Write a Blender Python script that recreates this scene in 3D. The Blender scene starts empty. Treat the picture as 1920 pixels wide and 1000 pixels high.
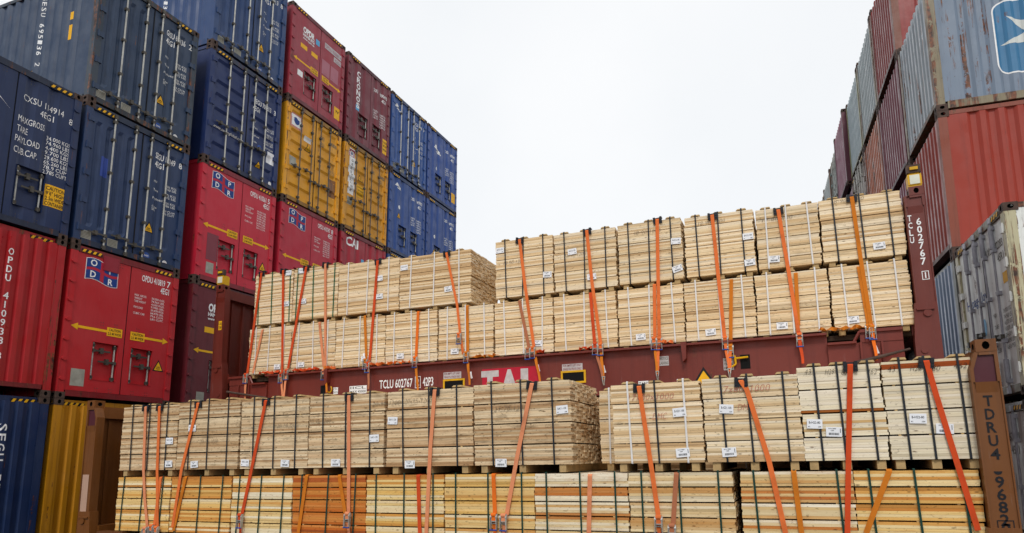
import bpy, math, random
from mathutils import Matrix, Vector
C = bpy.context.scene.collection
rnd = random.Random(7)

# ---------------------------------------------------------------- camera
CAMZ = 1.9
F, CX, CY = 1280.0, 960.0, 640.0
RIGHT = Vector((0.9254, 0.3789, -0.0006)).normalized()
FWD = Vector((-0.3737, 0.9128, 0.1645)).normalized()
UP = RIGHT.cross(FWD).normalized()
RIGHT = FWD.cross(UP).normalized()
cam_d = bpy.data.cameras.new('camera')
cam = bpy.data.objects.new('camera', cam_d)
C.objects.link(cam)
cam.matrix_world = Matrix(((RIGHT.x, UP.x, -FWD.x, 0), (RIGHT.y, UP.y, -FWD.y, 0), (RIGHT.z, UP.z, -FWD.z, CAMZ), (0, 0, 0, 1)))
cam_d.sensor_width = 36
cam_d.lens = 24
cam_d.shift_y = 140 / 1920
cam_d.clip_end = 2000
bpy.context.scene.camera = cam

# ---------------------------------------------------------------- sky and light
SUN_EL, SUN_AZ = math.radians(46), math.radians(166)
w = bpy.data.worlds.new('World'); bpy.context.scene.world = w
w.use_nodes = True
nt = w.node_tree
sky = nt.nodes.new('ShaderNodeTexSky'); sky.sky_type = 'NISHITA'; sky.sun_disc = False
sky.sun_elevation = SUN_EL; sky.sun_rotation = SUN_AZ
tc = nt.nodes.new('ShaderNodeTexCoord')
nz = nt.nodes.new('ShaderNodeTexNoise'); nz.inputs['Scale'].default_value = 2.2; nz.inputs['Detail'].default_value = 4
cr = nt.nodes.new('ShaderNodeValToRGB')
cr.color_ramp.elements[0].position = .3; cr.color_ramp.elements[0].color = (7.9, 8.15, 8.4, 1)
cr.color_ramp.elements[1].position = .7; cr.color_ramp.elements[1].color = (8.75, 8.85, 8.95, 1)
mx = nt.nodes.new('ShaderNodeMix'); mx.data_type = 'RGBA'; mx.inputs[0].default_value = .95   # the overcast layer over the clear sky
bg = nt.nodes['Background']; bg.inputs['Strength'].default_value = .1
nt.links.new(tc.outputs['Generated'], nz.inputs['Vector'])
nt.links.new(nz.outputs['Fac'], cr.inputs['Fac'])
nt.links.new(sky.outputs['Color'], mx.inputs[6]); nt.links.new(cr.outputs['Color'], mx.inputs[7])
nt.links.new(mx.outputs[2], bg.inputs['Color'])
sun_d = bpy.data.lights.new('sun', 'SUN'); sun_d.energy = 1.5; sun_d.angle = math.radians(14); sun_d.color = (1, .965, .91)
sun = bpy.data.objects.new('sun', sun_d); C.objects.link(sun)
sv = Vector((math.sin(SUN_AZ) * math.cos(SUN_EL), math.cos(SUN_AZ) * math.cos(SUN_EL), math.sin(SUN_EL)))
sun.rotation_euler = sv.to_track_quat('Z', 'Y').to_euler()
vs = bpy.context.scene.view_settings
vs.view_transform = 'Standard'; vs.look = 'None'; vs.exposure = 0.2; vs.gamma = 1

# ---------------------------------------------------------------- picture point -> place on a known plane
def ray(px, py):
    return RIGHT * ((px - CX) / F) + UP * ((CY - py) / F) + FWD
def on_y(px, py, Y):
    d = ray(px, py); s = Y / d.y
    return Vector((d.x * s, Y, d.z * s + CAMZ))
def on_x(px, py, X):
    d = ray(px, py); s = X / d.x
    return Vector((X, d.y * s, d.z * s + CAMZ))

# ---------------------------------------------------------------- materials
def lin(h):
    h = h.lstrip('#')
    v = [int(h[i:i + 2], 16) / 255 for i in (0, 2, 4)]
    return tuple(c / 12.92 if c <= .04045 else ((c + .055) / 1.055) ** 2.4 for c in v) + (1,)
MATS = {}
def new_mat(name):
    m = bpy.data.materials.new(name); m.use_nodes = True
    return m, m.node_tree, m.node_tree.nodes['Principled BSDF']
def N(nt, t, **kw):
    n = nt.nodes.new(t)
    for k, v in kw.items():
        setattr(n, k, v)
    return n
def noise(nt, vec, scale, detail=4, rough=.55):
    n = N(nt, 'ShaderNodeTexNoise'); n.inputs['Scale'].default_value = scale
    n.inputs['Detail'].default_value = detail; n.inputs['Roughness'].default_value = rough
    nt.links.new(vec, n.inputs['Vector']); return n.outputs['Fac']
def ramp(nt, fac, a, b, ca=(0, 0, 0, 1), cb=(1, 1, 1, 1)):
    r = N(nt, 'ShaderNodeValToRGB'); e = r.color_ramp.elements
    e[0].position, e[1].position, e[0].color, e[1].color = a, b, ca, cb
    nt.links.new(fac, r.inputs['Fac']); return r.outputs['Color']
def mix(nt, fac, a, b, mode='MIX'):
    m = N(nt, 'ShaderNodeMix', data_type='RGBA', blend_type=mode)
    for s, i in ((fac, 0), (a, 6), (b, 7)):
        if isinstance(s, (int, float, tuple)):
            m.inputs[i].default_value = s
        else:
            nt.links.new(s, m.inputs[i])
    return m.outputs[2]
def coords(nt, scale=(1, 1, 1)):
    tc = N(nt, 'ShaderNodeTexCoord'); oi = N(nt, 'ShaderNodeObjectInfo')
    mp = N(nt, 'ShaderNodeMapping'); mp.inputs['Scale'].default_value = scale
    add = N(nt, 'ShaderNodeVectorMath', operation='ADD')
    mul = N(nt, 'ShaderNodeMath', operation='MULTIPLY'); mul.inputs[1].default_value = 60
    nt.links.new(oi.outputs['Random'], mul.inputs[0])
    nt.links.new(tc.outputs['Object'], add.inputs[0]); nt.links.new(mul.outputs[0], add.inputs[1])
    nt.links.new(add.outputs[0], mp.inputs['Vector'])
    return mp.outputs['Vector']
def paint(hexc, rust=.15, fade=.4, rough=.48, dirt=.4, dent=.12, key=None):
    """Weathered container paint: faded patches, grime streaks running down, rust chips."""
    k = ('paint', hexc, rust, fade, rough, dirt)
    if k in MATS: return MATS[k]
    m, nt, b = new_mat('weathered_paint')
    col = lin(hexc)
    v = coords(nt); vst = coords(nt, (9, 9, .45)); vf = coords(nt, (7, 7, 7))
    g = tuple(min(1, c * .9 + .03) for c in col[:3]) + (1,)
    c = mix(nt, ramp(nt, noise(nt, v, .9, 5), .38, .72, (0, 0, 0, 1), (fade,) * 3 + (1,)), col, g)
    dk = tuple(c_ * .45 for c_ in col[:3]) + (1,)
    c = mix(nt, ramp(nt, noise(nt, vst, 1.6, 6, .65), .5, .78, (0, 0, 0, 1), (dirt,) * 3 + (1,)), c, dk)
    sc = ramp(nt, noise(nt, coords(nt, (16, 16, 1.4)), 1.2, 7, .7), .62, .72, (0, 0, 0, 1), (.35,) * 3 + (1,))   # pale scuffs
    c = mix(nt, sc, c, tuple(min(1, x * .8 + .09) for x in col[:3]) + (1,))
    if rust > 0:
        lo = .65 - .17 * rust
        st = ramp(nt, noise(nt, vst, 1.3, 8, .72), lo, lo + .05)
        ch = ramp(nt, noise(nt, vf, .55, 7, .72), .53 - .12 * rust, .56 - .12 * rust)
        msk = mix(nt, 1.0, st, ch, 'MULTIPLY')
        fine = ramp(nt, noise(nt, vf, 2.6, 5, .7), .73 - .1 * rust, .76 - .1 * rust)
        msk = mix(nt, 1.0, msk, fine, 'LIGHTEN')
        rc = ramp(nt, noise(nt, vf, 2, 4), .35, .65, lin('#2e1a12'), lin('#7a4526'))
        c = mix(nt, msk, c, rc)
    nt.links.new(c, b.inputs['Base Color'])
    rr = ramp(nt, noise(nt, v, 3, 4), .3, .7, (rough - .12,) * 3 + (1,), (rough + .15,) * 3 + (1,))
    nt.links.new(rr, b.inputs['Roughness'])
    b.inputs['Specular IOR Level'].default_value = .4
    bp = N(nt, 'ShaderNodeBump'); bp.inputs['Strength'].default_value = dent; bp.inputs['Distance'].default_value = .05
    nt.links.new(noise(nt, v, 2.2, 3), bp.inputs['Height']); nt.links.new(bp.outputs['Normal'], b.inputs['Normal'])
    MATS[k] = m; return m
def plain(name, hexc, rough=.6, metal=0, var=.25):
    k = ('plain', name)
    if k in MATS: return MATS[k]
    m, nt, b = new_mat(name)
    col = lin(hexc); v = coords(nt, (1, 1, 1))
    dk = tuple(c * (1 - var) for c in col[:3]) + (1,)
    nt.links.new(mix(nt, ramp(nt, noise(nt, v, 9, 5), .35, .65), col, dk), b.inputs['Base Color'])
    b.inputs['Roughness'].default_value = rough; b.inputs['Metallic'].default_value = metal
    b.inputs['Specular IOR Level'].default_value = .3
    MATS[k] = m; return m
def wood(name, dirt, end=False, stain='#5b4227'):
    """Sawn boards: each board has its own colour (attribute 'board'), plus grain, knots and mould."""
    m, nt, b = new_mat(name)
    at = N(nt, 'ShaderNodeAttribute', attribute_name='board')
    if end:
        vg = coords(nt, (8, 45, 45))
        g = ramp(nt, noise(nt, vg, 1.2, 4), .3, .75, (.84, .79, .73, 1), (1.04, 1.02, .98, 1))
    else:
        vg = coords(nt, (1.1, 30, 70))
        g = ramp(nt, noise(nt, vg, 1.5, 5, .6), .3, .72, (.80, .73, .64, 1), (1.06, 1.05, 1.03, 1))
    c = mix(nt, 1.0, at.outputs['Color'], g, 'MULTIPLY')
    vk = coords(nt, (5.5, 9, 17))
    vo = N(nt, 'ShaderNodeTexVoronoi'); vo.inputs['Scale'].default_value = 1.0
    nt.links.new(vk, vo.inputs['Vector'])
    k = ramp(nt, vo.outputs['Distance'], .06, .15, (.8, .8, .8, 1), (0, 0, 0, 1))
    k2 = mix(nt, 1.0, k, ramp(nt, noise(nt, coords(nt, (3, 3, 6)), 1, 2), .42, .5), 'MULTIPLY')
    c = mix(nt, k2, c, lin('#5c3a1e'))
    vd = coords(nt, (2.4, 2.4, 16))
    d = ramp(nt, noise(nt, vd, 1.3, 7, .7), .62 - .16 * dirt, .80 - .16 * dirt, (0, 0, 0, 1), (.25 + .45 * dirt,) * 3 + (1,))
    c = mix(nt, d, c, lin(stain))
    vs_ = coords(nt, (22, 22, 45))
    sp = ramp(nt, noise(nt, vs_, 1, 4), .64 - .05 * dirt, .69, (0, 0, 0, 1), (.3 + .4 * dirt,) * 3 + (1,))
    c = mix(nt, sp, c, lin('#3c2a18'))
    nt.links.new(c, b.inputs['Base Color'])
    b.inputs['Roughness'].default_value = .8; b.inputs['Specular IOR Level'].default_value = .15
    bp = N(nt, 'ShaderNodeBump'); bp.inputs['Strength'].default_value = .15; bp.inputs['Distance'].default_value = .004
    nt.links.new(noise(nt, vg, 2, 4), bp.inputs['Height']); nt.links.new(bp.outputs['Normal'], b.inputs['Normal'])
    return m
def webbing(name, hexc):
    m, nt, b = new_mat(name)
    col = lin(hexc); v = coords(nt, (2, 2, 2)); vf = coords(nt, (400, 400, 400))
    d = ramp(nt, noise(nt, v, 1.6, 7, .7), .5, .75, (0, 0, 0, 1), (.6, .6, .6, 1))
    c = mix(nt, d, col, tuple(x * .4 for x in col[:3]) + (1,))
    nt.links.new(c, b.inputs['Base Color']); b.inputs['Roughness'].default_value = .75
    b.inputs['Specular IOR Level'].default_value = .15
    bp = N(nt, 'ShaderNodeBump'); bp.inputs['Strength'].default_value = .2; bp.inputs['Distance'].default_value = .001
    nt.links.new(noise(nt, vf, 1, 1), bp.inputs['Height']); nt.links.new(bp.outputs['Normal'], b.inputs['Normal'])
    return m
M_WHITE = plain('white_marking', '#f0f0f0', .6, 0, .15)
M_DIRTYWHITE = plain('dull_white_marking', '#c4bfc0', .6, 0, .25)
M_PALEPINK = plain('worn_pale_marking', '#b58590', .6, 0, .3)
M_YELLOW = plain('yellow_marking', '#f0b414', .55, 0, .12)
M_BLACK = plain('black_marking', '#15151a', .6, 0, .1)
M_GREYTXT = plain('grey_marking', '#6e6a60', .6, 0, .2)
M_LOGOBLUE = plain('logo_blue', '#123a82', .5, 0, .1)
M_LOGORED = plain('logo_red', '#b21f38', .5, 0, .1)
M_SKYBLUE = plain('light_blue_sticker', '#5aa9d6', .5, 0, .15)
M_MIDBLUE = plain('blue_sticker', '#2f56a4', .5, 0, .15)
M_PINK = plain('faded_pink_patch', '#d8917e', .6, 0, .15)
M_PLATE = plain('data_plate_metal', '#a8a79c', .5, .2, .25)
M_STEEL = plain('galvanised_steel', '#b9b8b2', .45, .35, .3)
M_DARKSTEEL = plain('dull_dark_steel', '#5a5650', .5, .5, .35)
M_DARK = plain('dark_rubber', '#16151a', .8, 0, .2)
M_CAST = plain('grimy_casting_steel', '#54423a', .75, .1, .45)
M_HOLE = plain('black_recess', '#070708', .9, 0, .1)
M_PAPER = plain('paper_label', '#e9eaee', .5, 0, .05)
M_INK = plain('printed_ink', '#23262e', .6, 0, .1)
M_PENCIL = plain('pencil_marks', '#7d6c58', .8, 0, .2)
M_PENBLACK = plain('black_marker_pen', '#33281f', .8, 0, .15)
M_REDPEN = plain('red_crayon', '#b5695a', .8, 0, .2)
M_BEARER = plain('bearer_wood', '#b99b6c', .85, 0, .3)
M_BANDBLACK = plain('black_plastic_band', '#20242a', .4, 0, .15)
M_BANDGREEN = plain('green_plastic_band', '#0e5b3c', .4, 0, .15)
M_BANDDARKGREEN = plain('dark_green_plastic_band', '#14392f', .4, 0, .15)
M_BANDWHITE = plain('white_plastic_band', '#dfdcda', .4, 0, .1)
M_PROTECT = plain('black_plastic_protector', '#1b1d24', .45, 0, .2)
M_GRIP = plain('blue_handle_grip', '#1a3f8f', .4, 0, .1)
M_TAG = plain('white_tag', '#e6e6ea', .5, 0, .05)
M_REFLECT = plain('reflector_plate', '#dcdccb', .35, 0, .15)
M_ROPEYELLOW = plain('yellow_painted_steel', '#d8a50f', .5, 0, .2)
WEB = {k: webbing('webbing_' + k, h) for k, h in dict(scarlet='#c94a22', orange='#dc7038', salmon='#d98a62', amber='#c6721f', brown='#a8694a', bright='#df6c20').items()}
W_SIDE = {'raw': wood('sawn_boards_raw', .75), 'pale': wood('sawn_boards_pale', .42), 'white': wood('sawn_boards_white', .05), 'mixed': wood('sawn_boards_mixed', .5, False, '#b06a26')}
W_END = {k: wood('board_ends_' + k, .3, True) for k in W_SIDE}
PAL = {
    'raw': ['#e6d0ae', '#dec4a0', '#d3b692', '#ead6b6', '#c9a880', '#e1c9a6', '#b8946e'],
    'pale': ['#f0dcb9', '#ebd4ae', '#f2e1c5', '#e6cca4', '#eed7b4', '#dfc298', '#f4e5cb', '#d0b086'],
    'white': ['#f0e8d4', '#ede4cc', '#f2ead9', '#e9ddc2', '#efe6d1'],
    'mixA': ['#e4be78', '#efe0bc', '#d2944c', '#e6c88a', '#ead09a', '#dca85c'],
    'mixB': ['#ecdfbe', '#e6ca90', '#dfb76e', '#f0e6cc', '#e4c284', '#dba762'],
    'mixC': ['#e9cd8e', '#e3bd72', '#eddeb6', '#deb062', '#eedab0', '#d2994e'],
    'mixD': ['#eaddc0', '#d6b98c', '#dec699', '#cfa873', '#e4d0a8', '#c79a62'],
    'mixE': ['#eee2c8', '#e6cf9e', '#c98a50', '#e8d4aa', '#dcb278', '#eee3cb', '#e3c894'],
    'mixF': ['#e2b56c', '#e9ca8a', '#d29850', '#ecd6a4', '#dca85e', '#e5c27c', '#c98844'],
    'orange': ['#cc7c38', '#bf6a2c', '#d8924a', '#c98440', '#b25f30', '#d48a48', '#c47434'],
}

# ---------------------------------------------------------------- mesh builder
class MB:
    def __init__(s): s.v = []; s.f = []; s.m = []; s.c = []
    def poly(s, pts, m=0, c=None):
        i = len(s.v); s.v += [tuple(p) for p in pts]; s.f.append(tuple(range(i, i + len(pts)))); s.m.append(m); s.c.append(c)
    def box(s, x0, x1, y0, y1, z0, z1, m=0, c=None, mx=None):
        i = len(s.v)
        s.v += [(x0, y0, z0), (x1, y0, z0), (x1, y1, z0), (x0, y1, z0), (x0, y0, z1), (x1, y0, z1), (x1, y1, z1), (x0, y1, z1)]
        for k, f in enumerate(((0, 3, 2, 1), (4, 5, 6, 7), (0, 1, 5, 4), (1, 2, 6, 5), (2, 3, 7, 6), (3, 0, 4, 7))):
            s.f.append(tuple(i + j for j in f)); s.m.append(mx if mx is not None and k in (3, 5) else m); s.c.append(c)
    def hexa(s, b, t, m=0, c=None):
        """box from 4 bottom and 4 top corners"""
        i = len(s.v); s.v += [tuple(p) for p in b] + [tuple(p) for p in t]
        for f in ((0, 3, 2, 1), (4, 5, 6, 7), (0, 1, 5, 4), (1, 2, 6, 5), (2, 3, 7, 6), (3, 0, 4, 7)):
            s.f.append(tuple(i + j for j in f)); s.m.append(m); s.c.append(c)
    def prism_y(s, pts, y0, y1, m=0):
        """polygon in xz, counter-clockwise seen from -y, extruded along y"""
        n = len(pts)
        s.poly([(x, y0, z) for x, z in pts], m); s.poly([(x, y1, z) for x, z in reversed(pts)], m)
        for i in range(n):
            a, b = pts[i], pts[(i + 1) % n]
            s.poly([(a[0], y0, a[1]), (a[0], y1, a[1]), (b[0], y1, b[1]), (b[0], y0, b[1])], m)
    def tube(s, p0, p1, r, n=8, m=0, r1=None):
        p0, p1 = Vector(p0), Vector(p1); d = (p1 - p0).normalized()
        a = d.orthogonal().normalized(); b = d.cross(a); r1 = r if r1 is None else r1
        i = len(s.v)
        for p, q in ((p0, r), (p1, r1)):
            for k in range(n):
                t = 2 * math.pi * k / n; s.v.append(tuple(p + (a * math.cos(t) + b * math.sin(t)) * q))
        for k in range(n):
            s.f.append((i + k, i + (k + 1) % n, i + n + (k + 1) % n, i + n + k)); s.m.append(m); s.c.append(None)
        s.f.append(tuple(i + k for k in reversed(range(n)))); s.m.append(m); s.c.append(None)
        s.f.append(tuple(i + n + k for k in range(n))); s.m.append(m); s.c.append(None)
    def ribbon(s, pts, wd, width, th, m=0):
        """flat band along pts; wd = width direction per point; slight thickness"""
        i0 = len(s.v); n = len(pts)
        for k, p in enumerate(pts):
            p = Vector(p); t = (Vector(pts[min(k + 1, n - 1)]) - Vector(pts[max(k - 1, 0)])).normalized()
            wv = Vector(wd[k] if isinstance(wd, list) else wd); wv = (wv - t * wv.dot(t)).normalized(); nv = t.cross(wv)
            wk = width[k] if isinstance(width, list) else width
            for a, b in ((-1, -1), (1, -1), (1, 1), (-1, 1)):
                s.v.append(tuple(p + wv * (a * wk / 2) + nv * (b * th / 2)))
        for k in range(n - 1):
            for j in range(4):
                a, b = i0 + 4 * k + j, i0 + 4 * k + (j + 1) % 4
                s.f.append((a, b, b + 4, a + 4)); s.m.append(m); s.c.append(None)
        s.f.append((i0, i0 + 3, i0 + 2, i0 + 1)); s.m.append(m); s.c.append(None)
        e = i0 + 4 * (n - 1); s.f.append((e, e + 1, e + 2, e + 3)); s.m.append(m); s.c.append(None)
    def build(s, name, mats, parent=None, smooth=False):
        if not isinstance(mats, (list, tuple)): mats = [mats]
        me = bpy.data.meshes.new(name); me.from_pydata(s.v, [], s.f); me.update()
        for m in mats: me.materials.append(m)
        me.polygons.foreach_set('material_index', s.m)
        if any(c is not None for c in s.c):
            at = me.attributes.new('board', 'FLOAT_COLOR', 'FACE')
            fl = []
            for c in s.c: fl += list(c or (.5, .4, .25, 1))
            at.data.foreach_set('color', fl)
        if smooth: me.polygons.foreach_set('use_smooth', [True] * len(me.polygons))
        o = bpy.data.objects.new(name, me); C.objects.link(o)
        if parent: o.parent = parent
        return o
def thing(name, label, cat, group=None, loc=(0, 0, 0), rz=0, ry=0):
    o = bpy.data.objects.new(name, None); C.objects.link(o); o.empty_display_size = .2
    o.location = loc; o.rotation_euler = (0, ry, rz)
    tag(o, label, cat, group); return o
def tag(o, label, cat, group=None):
    o['label'] = label; o['category'] = cat
    if group: o['group'] = group

# ---------------------------------------------------------------- lettering
_tx = {}
def glyphs(s, bold=0.0):
    k = (s, bold)
    if k in _tx: return _tx[k]
    cu = bpy.data.curves.new('t', 'FONT'); cu.body = s; cu.size = 1; cu.resolution_u = 2; cu.offset = bold
    ob = bpy.data.objects.new('t', cu); me = bpy.data.meshes.new_from_object(ob)
    tri = []
    for p in me.polygons:
        vs_ = [me.vertices[i].co for i in p.vertices]
        for i in range(1, len(vs_) - 1):
            tri.append(((vs_[0].x, vs_[0].y), (vs_[i].x, vs_[i].y), (vs_[i + 1].x, vs_[i + 1].y)))
    bpy.data.objects.remove(ob); bpy.data.curves.remove(cu); bpy.data.meshes.remove(me)
    if not tri: tri = [((0, 0), (0, 0), (0, 0))]
    xs = [p[0] for t in tri for p in t]
    _tx[k] = (tri, min(xs), max(xs)); return _tx[k]
CAPH = .682
def text_polys(s, x, z, h, w=None, rot=0, bold=.015, align='l', shear=0):
    """triangles of one line of lettering: baseline start (x, z), cap height h, optional width w, rot in degrees"""
    tri, a, b = glyphs(s, bold); sy = h / CAPH; sx = (w / (b - a)) if w else sy
    off = {'l': 0, 'c': -(b - a) * sx / 2, 'r': -(b - a) * sx}[align]
    r = math.radians(rot); ca, sa = math.cos(r), math.sin(r); out = []
    for t in tri:
        q = []
        for px, py in t:
            u, v = (px - a) * sx + off + shear * py * sy, py * sy
            q.append((x + u * ca - v * sa, z + u * sa + v * ca))
        out.append(q)
    return out
def stacked_polys(s, x, z, h, w, step, bold=.012, dx=0):
    """letters stacked one under another, upright; (x, z) = centre of the first letter's top"""
    out = []
    for i, ch in enumerate(s):
        if ch != ' ':
            tri, a, b = glyphs(ch, bold); ww = w * min(1, (b - a) / .5)
            out += text_polys(ch, x - ww / 2 + dx * i, z - h - i * step, h, ww, bold=bold)
    return out
def rect_polys(x0, x1, z0, z1): return [[(x0, z0), (x1, z0), (x1, z1), (x0, z1)]]
def disc_polys(x, z, r, n=16, rx=None):
    return [[(x + (rx or r) * math.cos(2 * math.pi * k / n), z + r * math.sin(2 * math.pi * k / n)) for k in range(n)]]
class Flat:
    xb = (); zb = ()
    def __init__(s, y=0): s.y0 = y
    def y(s, x, z): return s.y0
def clip(poly, ax, lo, hi):
    for side, lim in ((1, lo), (-1, hi)):
        if lim is None: continue
        out = []
        for i in range(len(poly)):
            p, q = poly[i], poly[(i + 1) % len(poly)]
            dp, dq = side * (p[ax] - lim), side * (q[ax] - lim)
            if dp >= 0: out.append(p)
            if dp * dq < 0:
                t = dp / (dp - dq); out.append((p[0] + (q[0] - p[0]) * t, p[1] + (q[1] - p[1]) * t))
        poly = out
        if len(poly) < 3: return []
    return poly
def slabs(polys, ax, br):
    if not br: return polys
    out = []
    e = [None] + sorted(br) + [None]
    for p in polys:
        a, b = min(q[ax] for q in p), max(q[ax] for q in p)
        for lo, hi in zip(e[:-1], e[1:]):
            if (lo is not None and lo >= b) or (hi is not None and hi <= a): continue
            c = clip(p, ax, lo, hi)
            if c: out.append(c)
    return out
def stick(mb, surf, polys, m=0, eps=.003):
    """lay flat shapes onto a (corrugated) surface"""
    polys = slabs(slabs(polys, 0, surf.xb), 1, surf.zb)
    for p in polys:
        cx = sum(q[0] for q in p) / len(p); cz = sum(q[1] for q in p) / len(p)
        pts = []
        for x, z in p:
            x2, z2 = x + (cx - x) * 1e-4, z + (cz - z) * 1e-4
            pts.append((x, surf.y(x2, z2) - eps, z))
        mb.poly(pts, m)

# ---------------------------------------------------------------- containers
class Corr:
    """surface y(x, z) = y0 + depth profile along x, flattened toward zlo and zhi"""
    def __init__(s, xs, ys, zlo=None, zhi=None, fl=.12):
        s.xs, s.ys = xs, ys; s.xb = xs; s.zlo, s.zhi, s.fl = zlo, zhi, fl
        s.zb = (zlo, zlo + fl, zhi - fl, zhi) if zlo is not None else ()
        s.base = min(ys)
    def y(s, x, z):
        xs, ys = s.xs, s.ys
        if x <= xs[0]: v = ys[0]
        elif x >= xs[-1]: v = ys[-1]
        else:
            for i in range(len(xs) - 1):
                if xs[i] <= x <= xs[i + 1]:
                    t = (x - xs[i]) / max(1e-9, xs[i + 1] - xs[i]); v = ys[i] + (ys[i + 1] - ys[i]) * t; break
        if s.zlo is None: return v
        k = max(0, min(1, (z - s.zlo) / s.fl, (s.zhi - z) / s.fl))
        return s.base + (v - s.base) * k
class Bands:
    """horizontally pressed panels: shallow trapezoid recesses at the given heights inside the x ranges"""
    def __init__(s, y0, bands, xr, dep=.035):
        s.y0, s.bands, s.xr, s.dep = y0, bands, xr, dep
        s.zb = sorted({z for a, b in bands for z in (a, a + .02, b - .07, b)}); s.xb = sorted({x for a, b in xr for x in (a, a + .05, b - .05, b)})
    def y(s, x, z):
        kx = max((max(0, min(1, (x - a) / .05, (b - x) / .05)) for a, b in s.xr), default=0)
        kz = max((max(0, min(1, (z - a) / .02, (b - z) / .07)) for a, b in s.bands), default=0)
        return s.y0 + s.dep * min(kx, kz)
def trapez(x0, x1, pitch, dep, y0, edge=.08, duty=.5, sl=.2):
    """corrugation breakpoints between x0 and x1"""
    n = max(1, round((x1 - x0 - 2 * edge) / pitch)); p = (x1 - x0 - 2 * edge) / n
    xs, ys = [x0], [y0]
    for i in range(n):
        a = x0 + edge + i * p; s_ = p * sl; fl = p * duty - s_
        for x, y in ((a, 0), (a + s_, dep), (a + s_ + fl, dep), (a + 2 * s_ + fl, 0)):
            xs.append(x); ys.append(y0 + y)
    xs.append(x1); ys.append(y0)
    return xs, ys
def surf_mesh(mb, surf, x0, x1, z0, z1, holes=(), m=0):
    xs = sorted({x0, x1, *[x for x in surf.xb if x0 < x < x1], *[h[i] for h in holes for i in (0, 1) if x0 < h[i] < x1]})
    zs = sorted({z0, z1, *[z for z in surf.zb if z0 < z < z1], *[h[i] for h in holes for i in (2, 3) if z0 < h[i] < z1]})
    for i in range(len(xs) - 1):
        for j in range(len(zs) - 1):
            cx, cz = (xs[i] + xs[i + 1]) / 2, (zs[j] + zs[j + 1]) / 2
            if xs[i + 1] - xs[i] < 1e-6 or any(h[0] < cx < h[1] and h[2] < cz < h[3] for h in holes): continue
            e = 1e-5
            pts = []
            for x, z in ((xs[i], zs[j]), (xs[i + 1], zs[j]), (xs[i + 1], zs[j + 1]), (xs[i], zs[j + 1])):
                pts.append((x, surf.y(x + (cx - x) * e, z + (cz - z) * e), z))
            mb.poly(pts, m)
def holed_face(mb, o, ux, uz, un, w_, h_, rx, rz, dep):
    """rectangle with an oval pocket: origin o, axes ux (width) uz (height) un (inward)"""
    o, ux, uz, un = map(Vector, (o, ux, uz, un))
    out = [(0, 0), (w_ / 2, 0), (w_, 0), (w_, h_ / 2), (w_, h_), (w_ / 2, h_), (0, h_), (0, h_ / 2)]
    inn = [(w_ / 2 + rx * math.cos(math.radians(225 + 45 * k)), h_ / 2 + rz * math.sin(math.radians(225 + 45 * k))) for k in range(8)]
    P = lambda q, d=0: o + ux * q[0] + uz * q[1] + un * d
    for k in range(8):
        k2 = (k + 1) % 8
        mb.poly([P(out[k]), P(out[k2]), P(inn[k2]), P(inn[k])], 0)
        mb.poly([P(inn[k]), P(inn[k2]), P(inn[k2], dep), P(inn[k], dep)], 1)
    mb.poly([P(q, dep) for q in inn], 1)
CASTM = {}
def casting_mesh(mat):
    """one corner casting with an oval hole on the front and on both flanks"""
    if mat.name in CASTM: return CASTM[mat.name]
    mb = MB(); a, b, h = .17, .178, .118
    holed_face(mb, (0, 0, 0), (1, 0, 0), (0, 0, 1), (0, 1, 0), a, h, .032, .04, .06)
    holed_face(mb, (0, b, 0), (0, -1, 0), (0, 0, 1), (1, 0, 0), b, h, .04, .032, .06)
    holed_face(mb, (a, 0, 0), (0, 1, 0), (0, 0, 1), (-1, 0, 0), b, h, .04, .032, .06)
    mb.poly([(0, 0, h), (a, 0, h), (a, b, h), (0, b, h)]); mb.poly([(0, 0, 0), (0, b, 0), (a, b, 0), (a, 0, 0)])
    mb.poly([(0, b, 0), (0, b, h), (a, b, h), (a, b, 0)])
    o = mb.build('corner_casting', [mat, M_HOLE]); me = o.data; bpy.data.objects.remove(o)
    CASTM[mat.name] = me; return me
def add_casting(root, x, y, z, mat, name='corner_casting'):
    o = bpy.data.objects.new(name, casting_mesh(mat)); C.objects.link(o); o.parent = root; o.location = (x, y, z); return o

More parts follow.
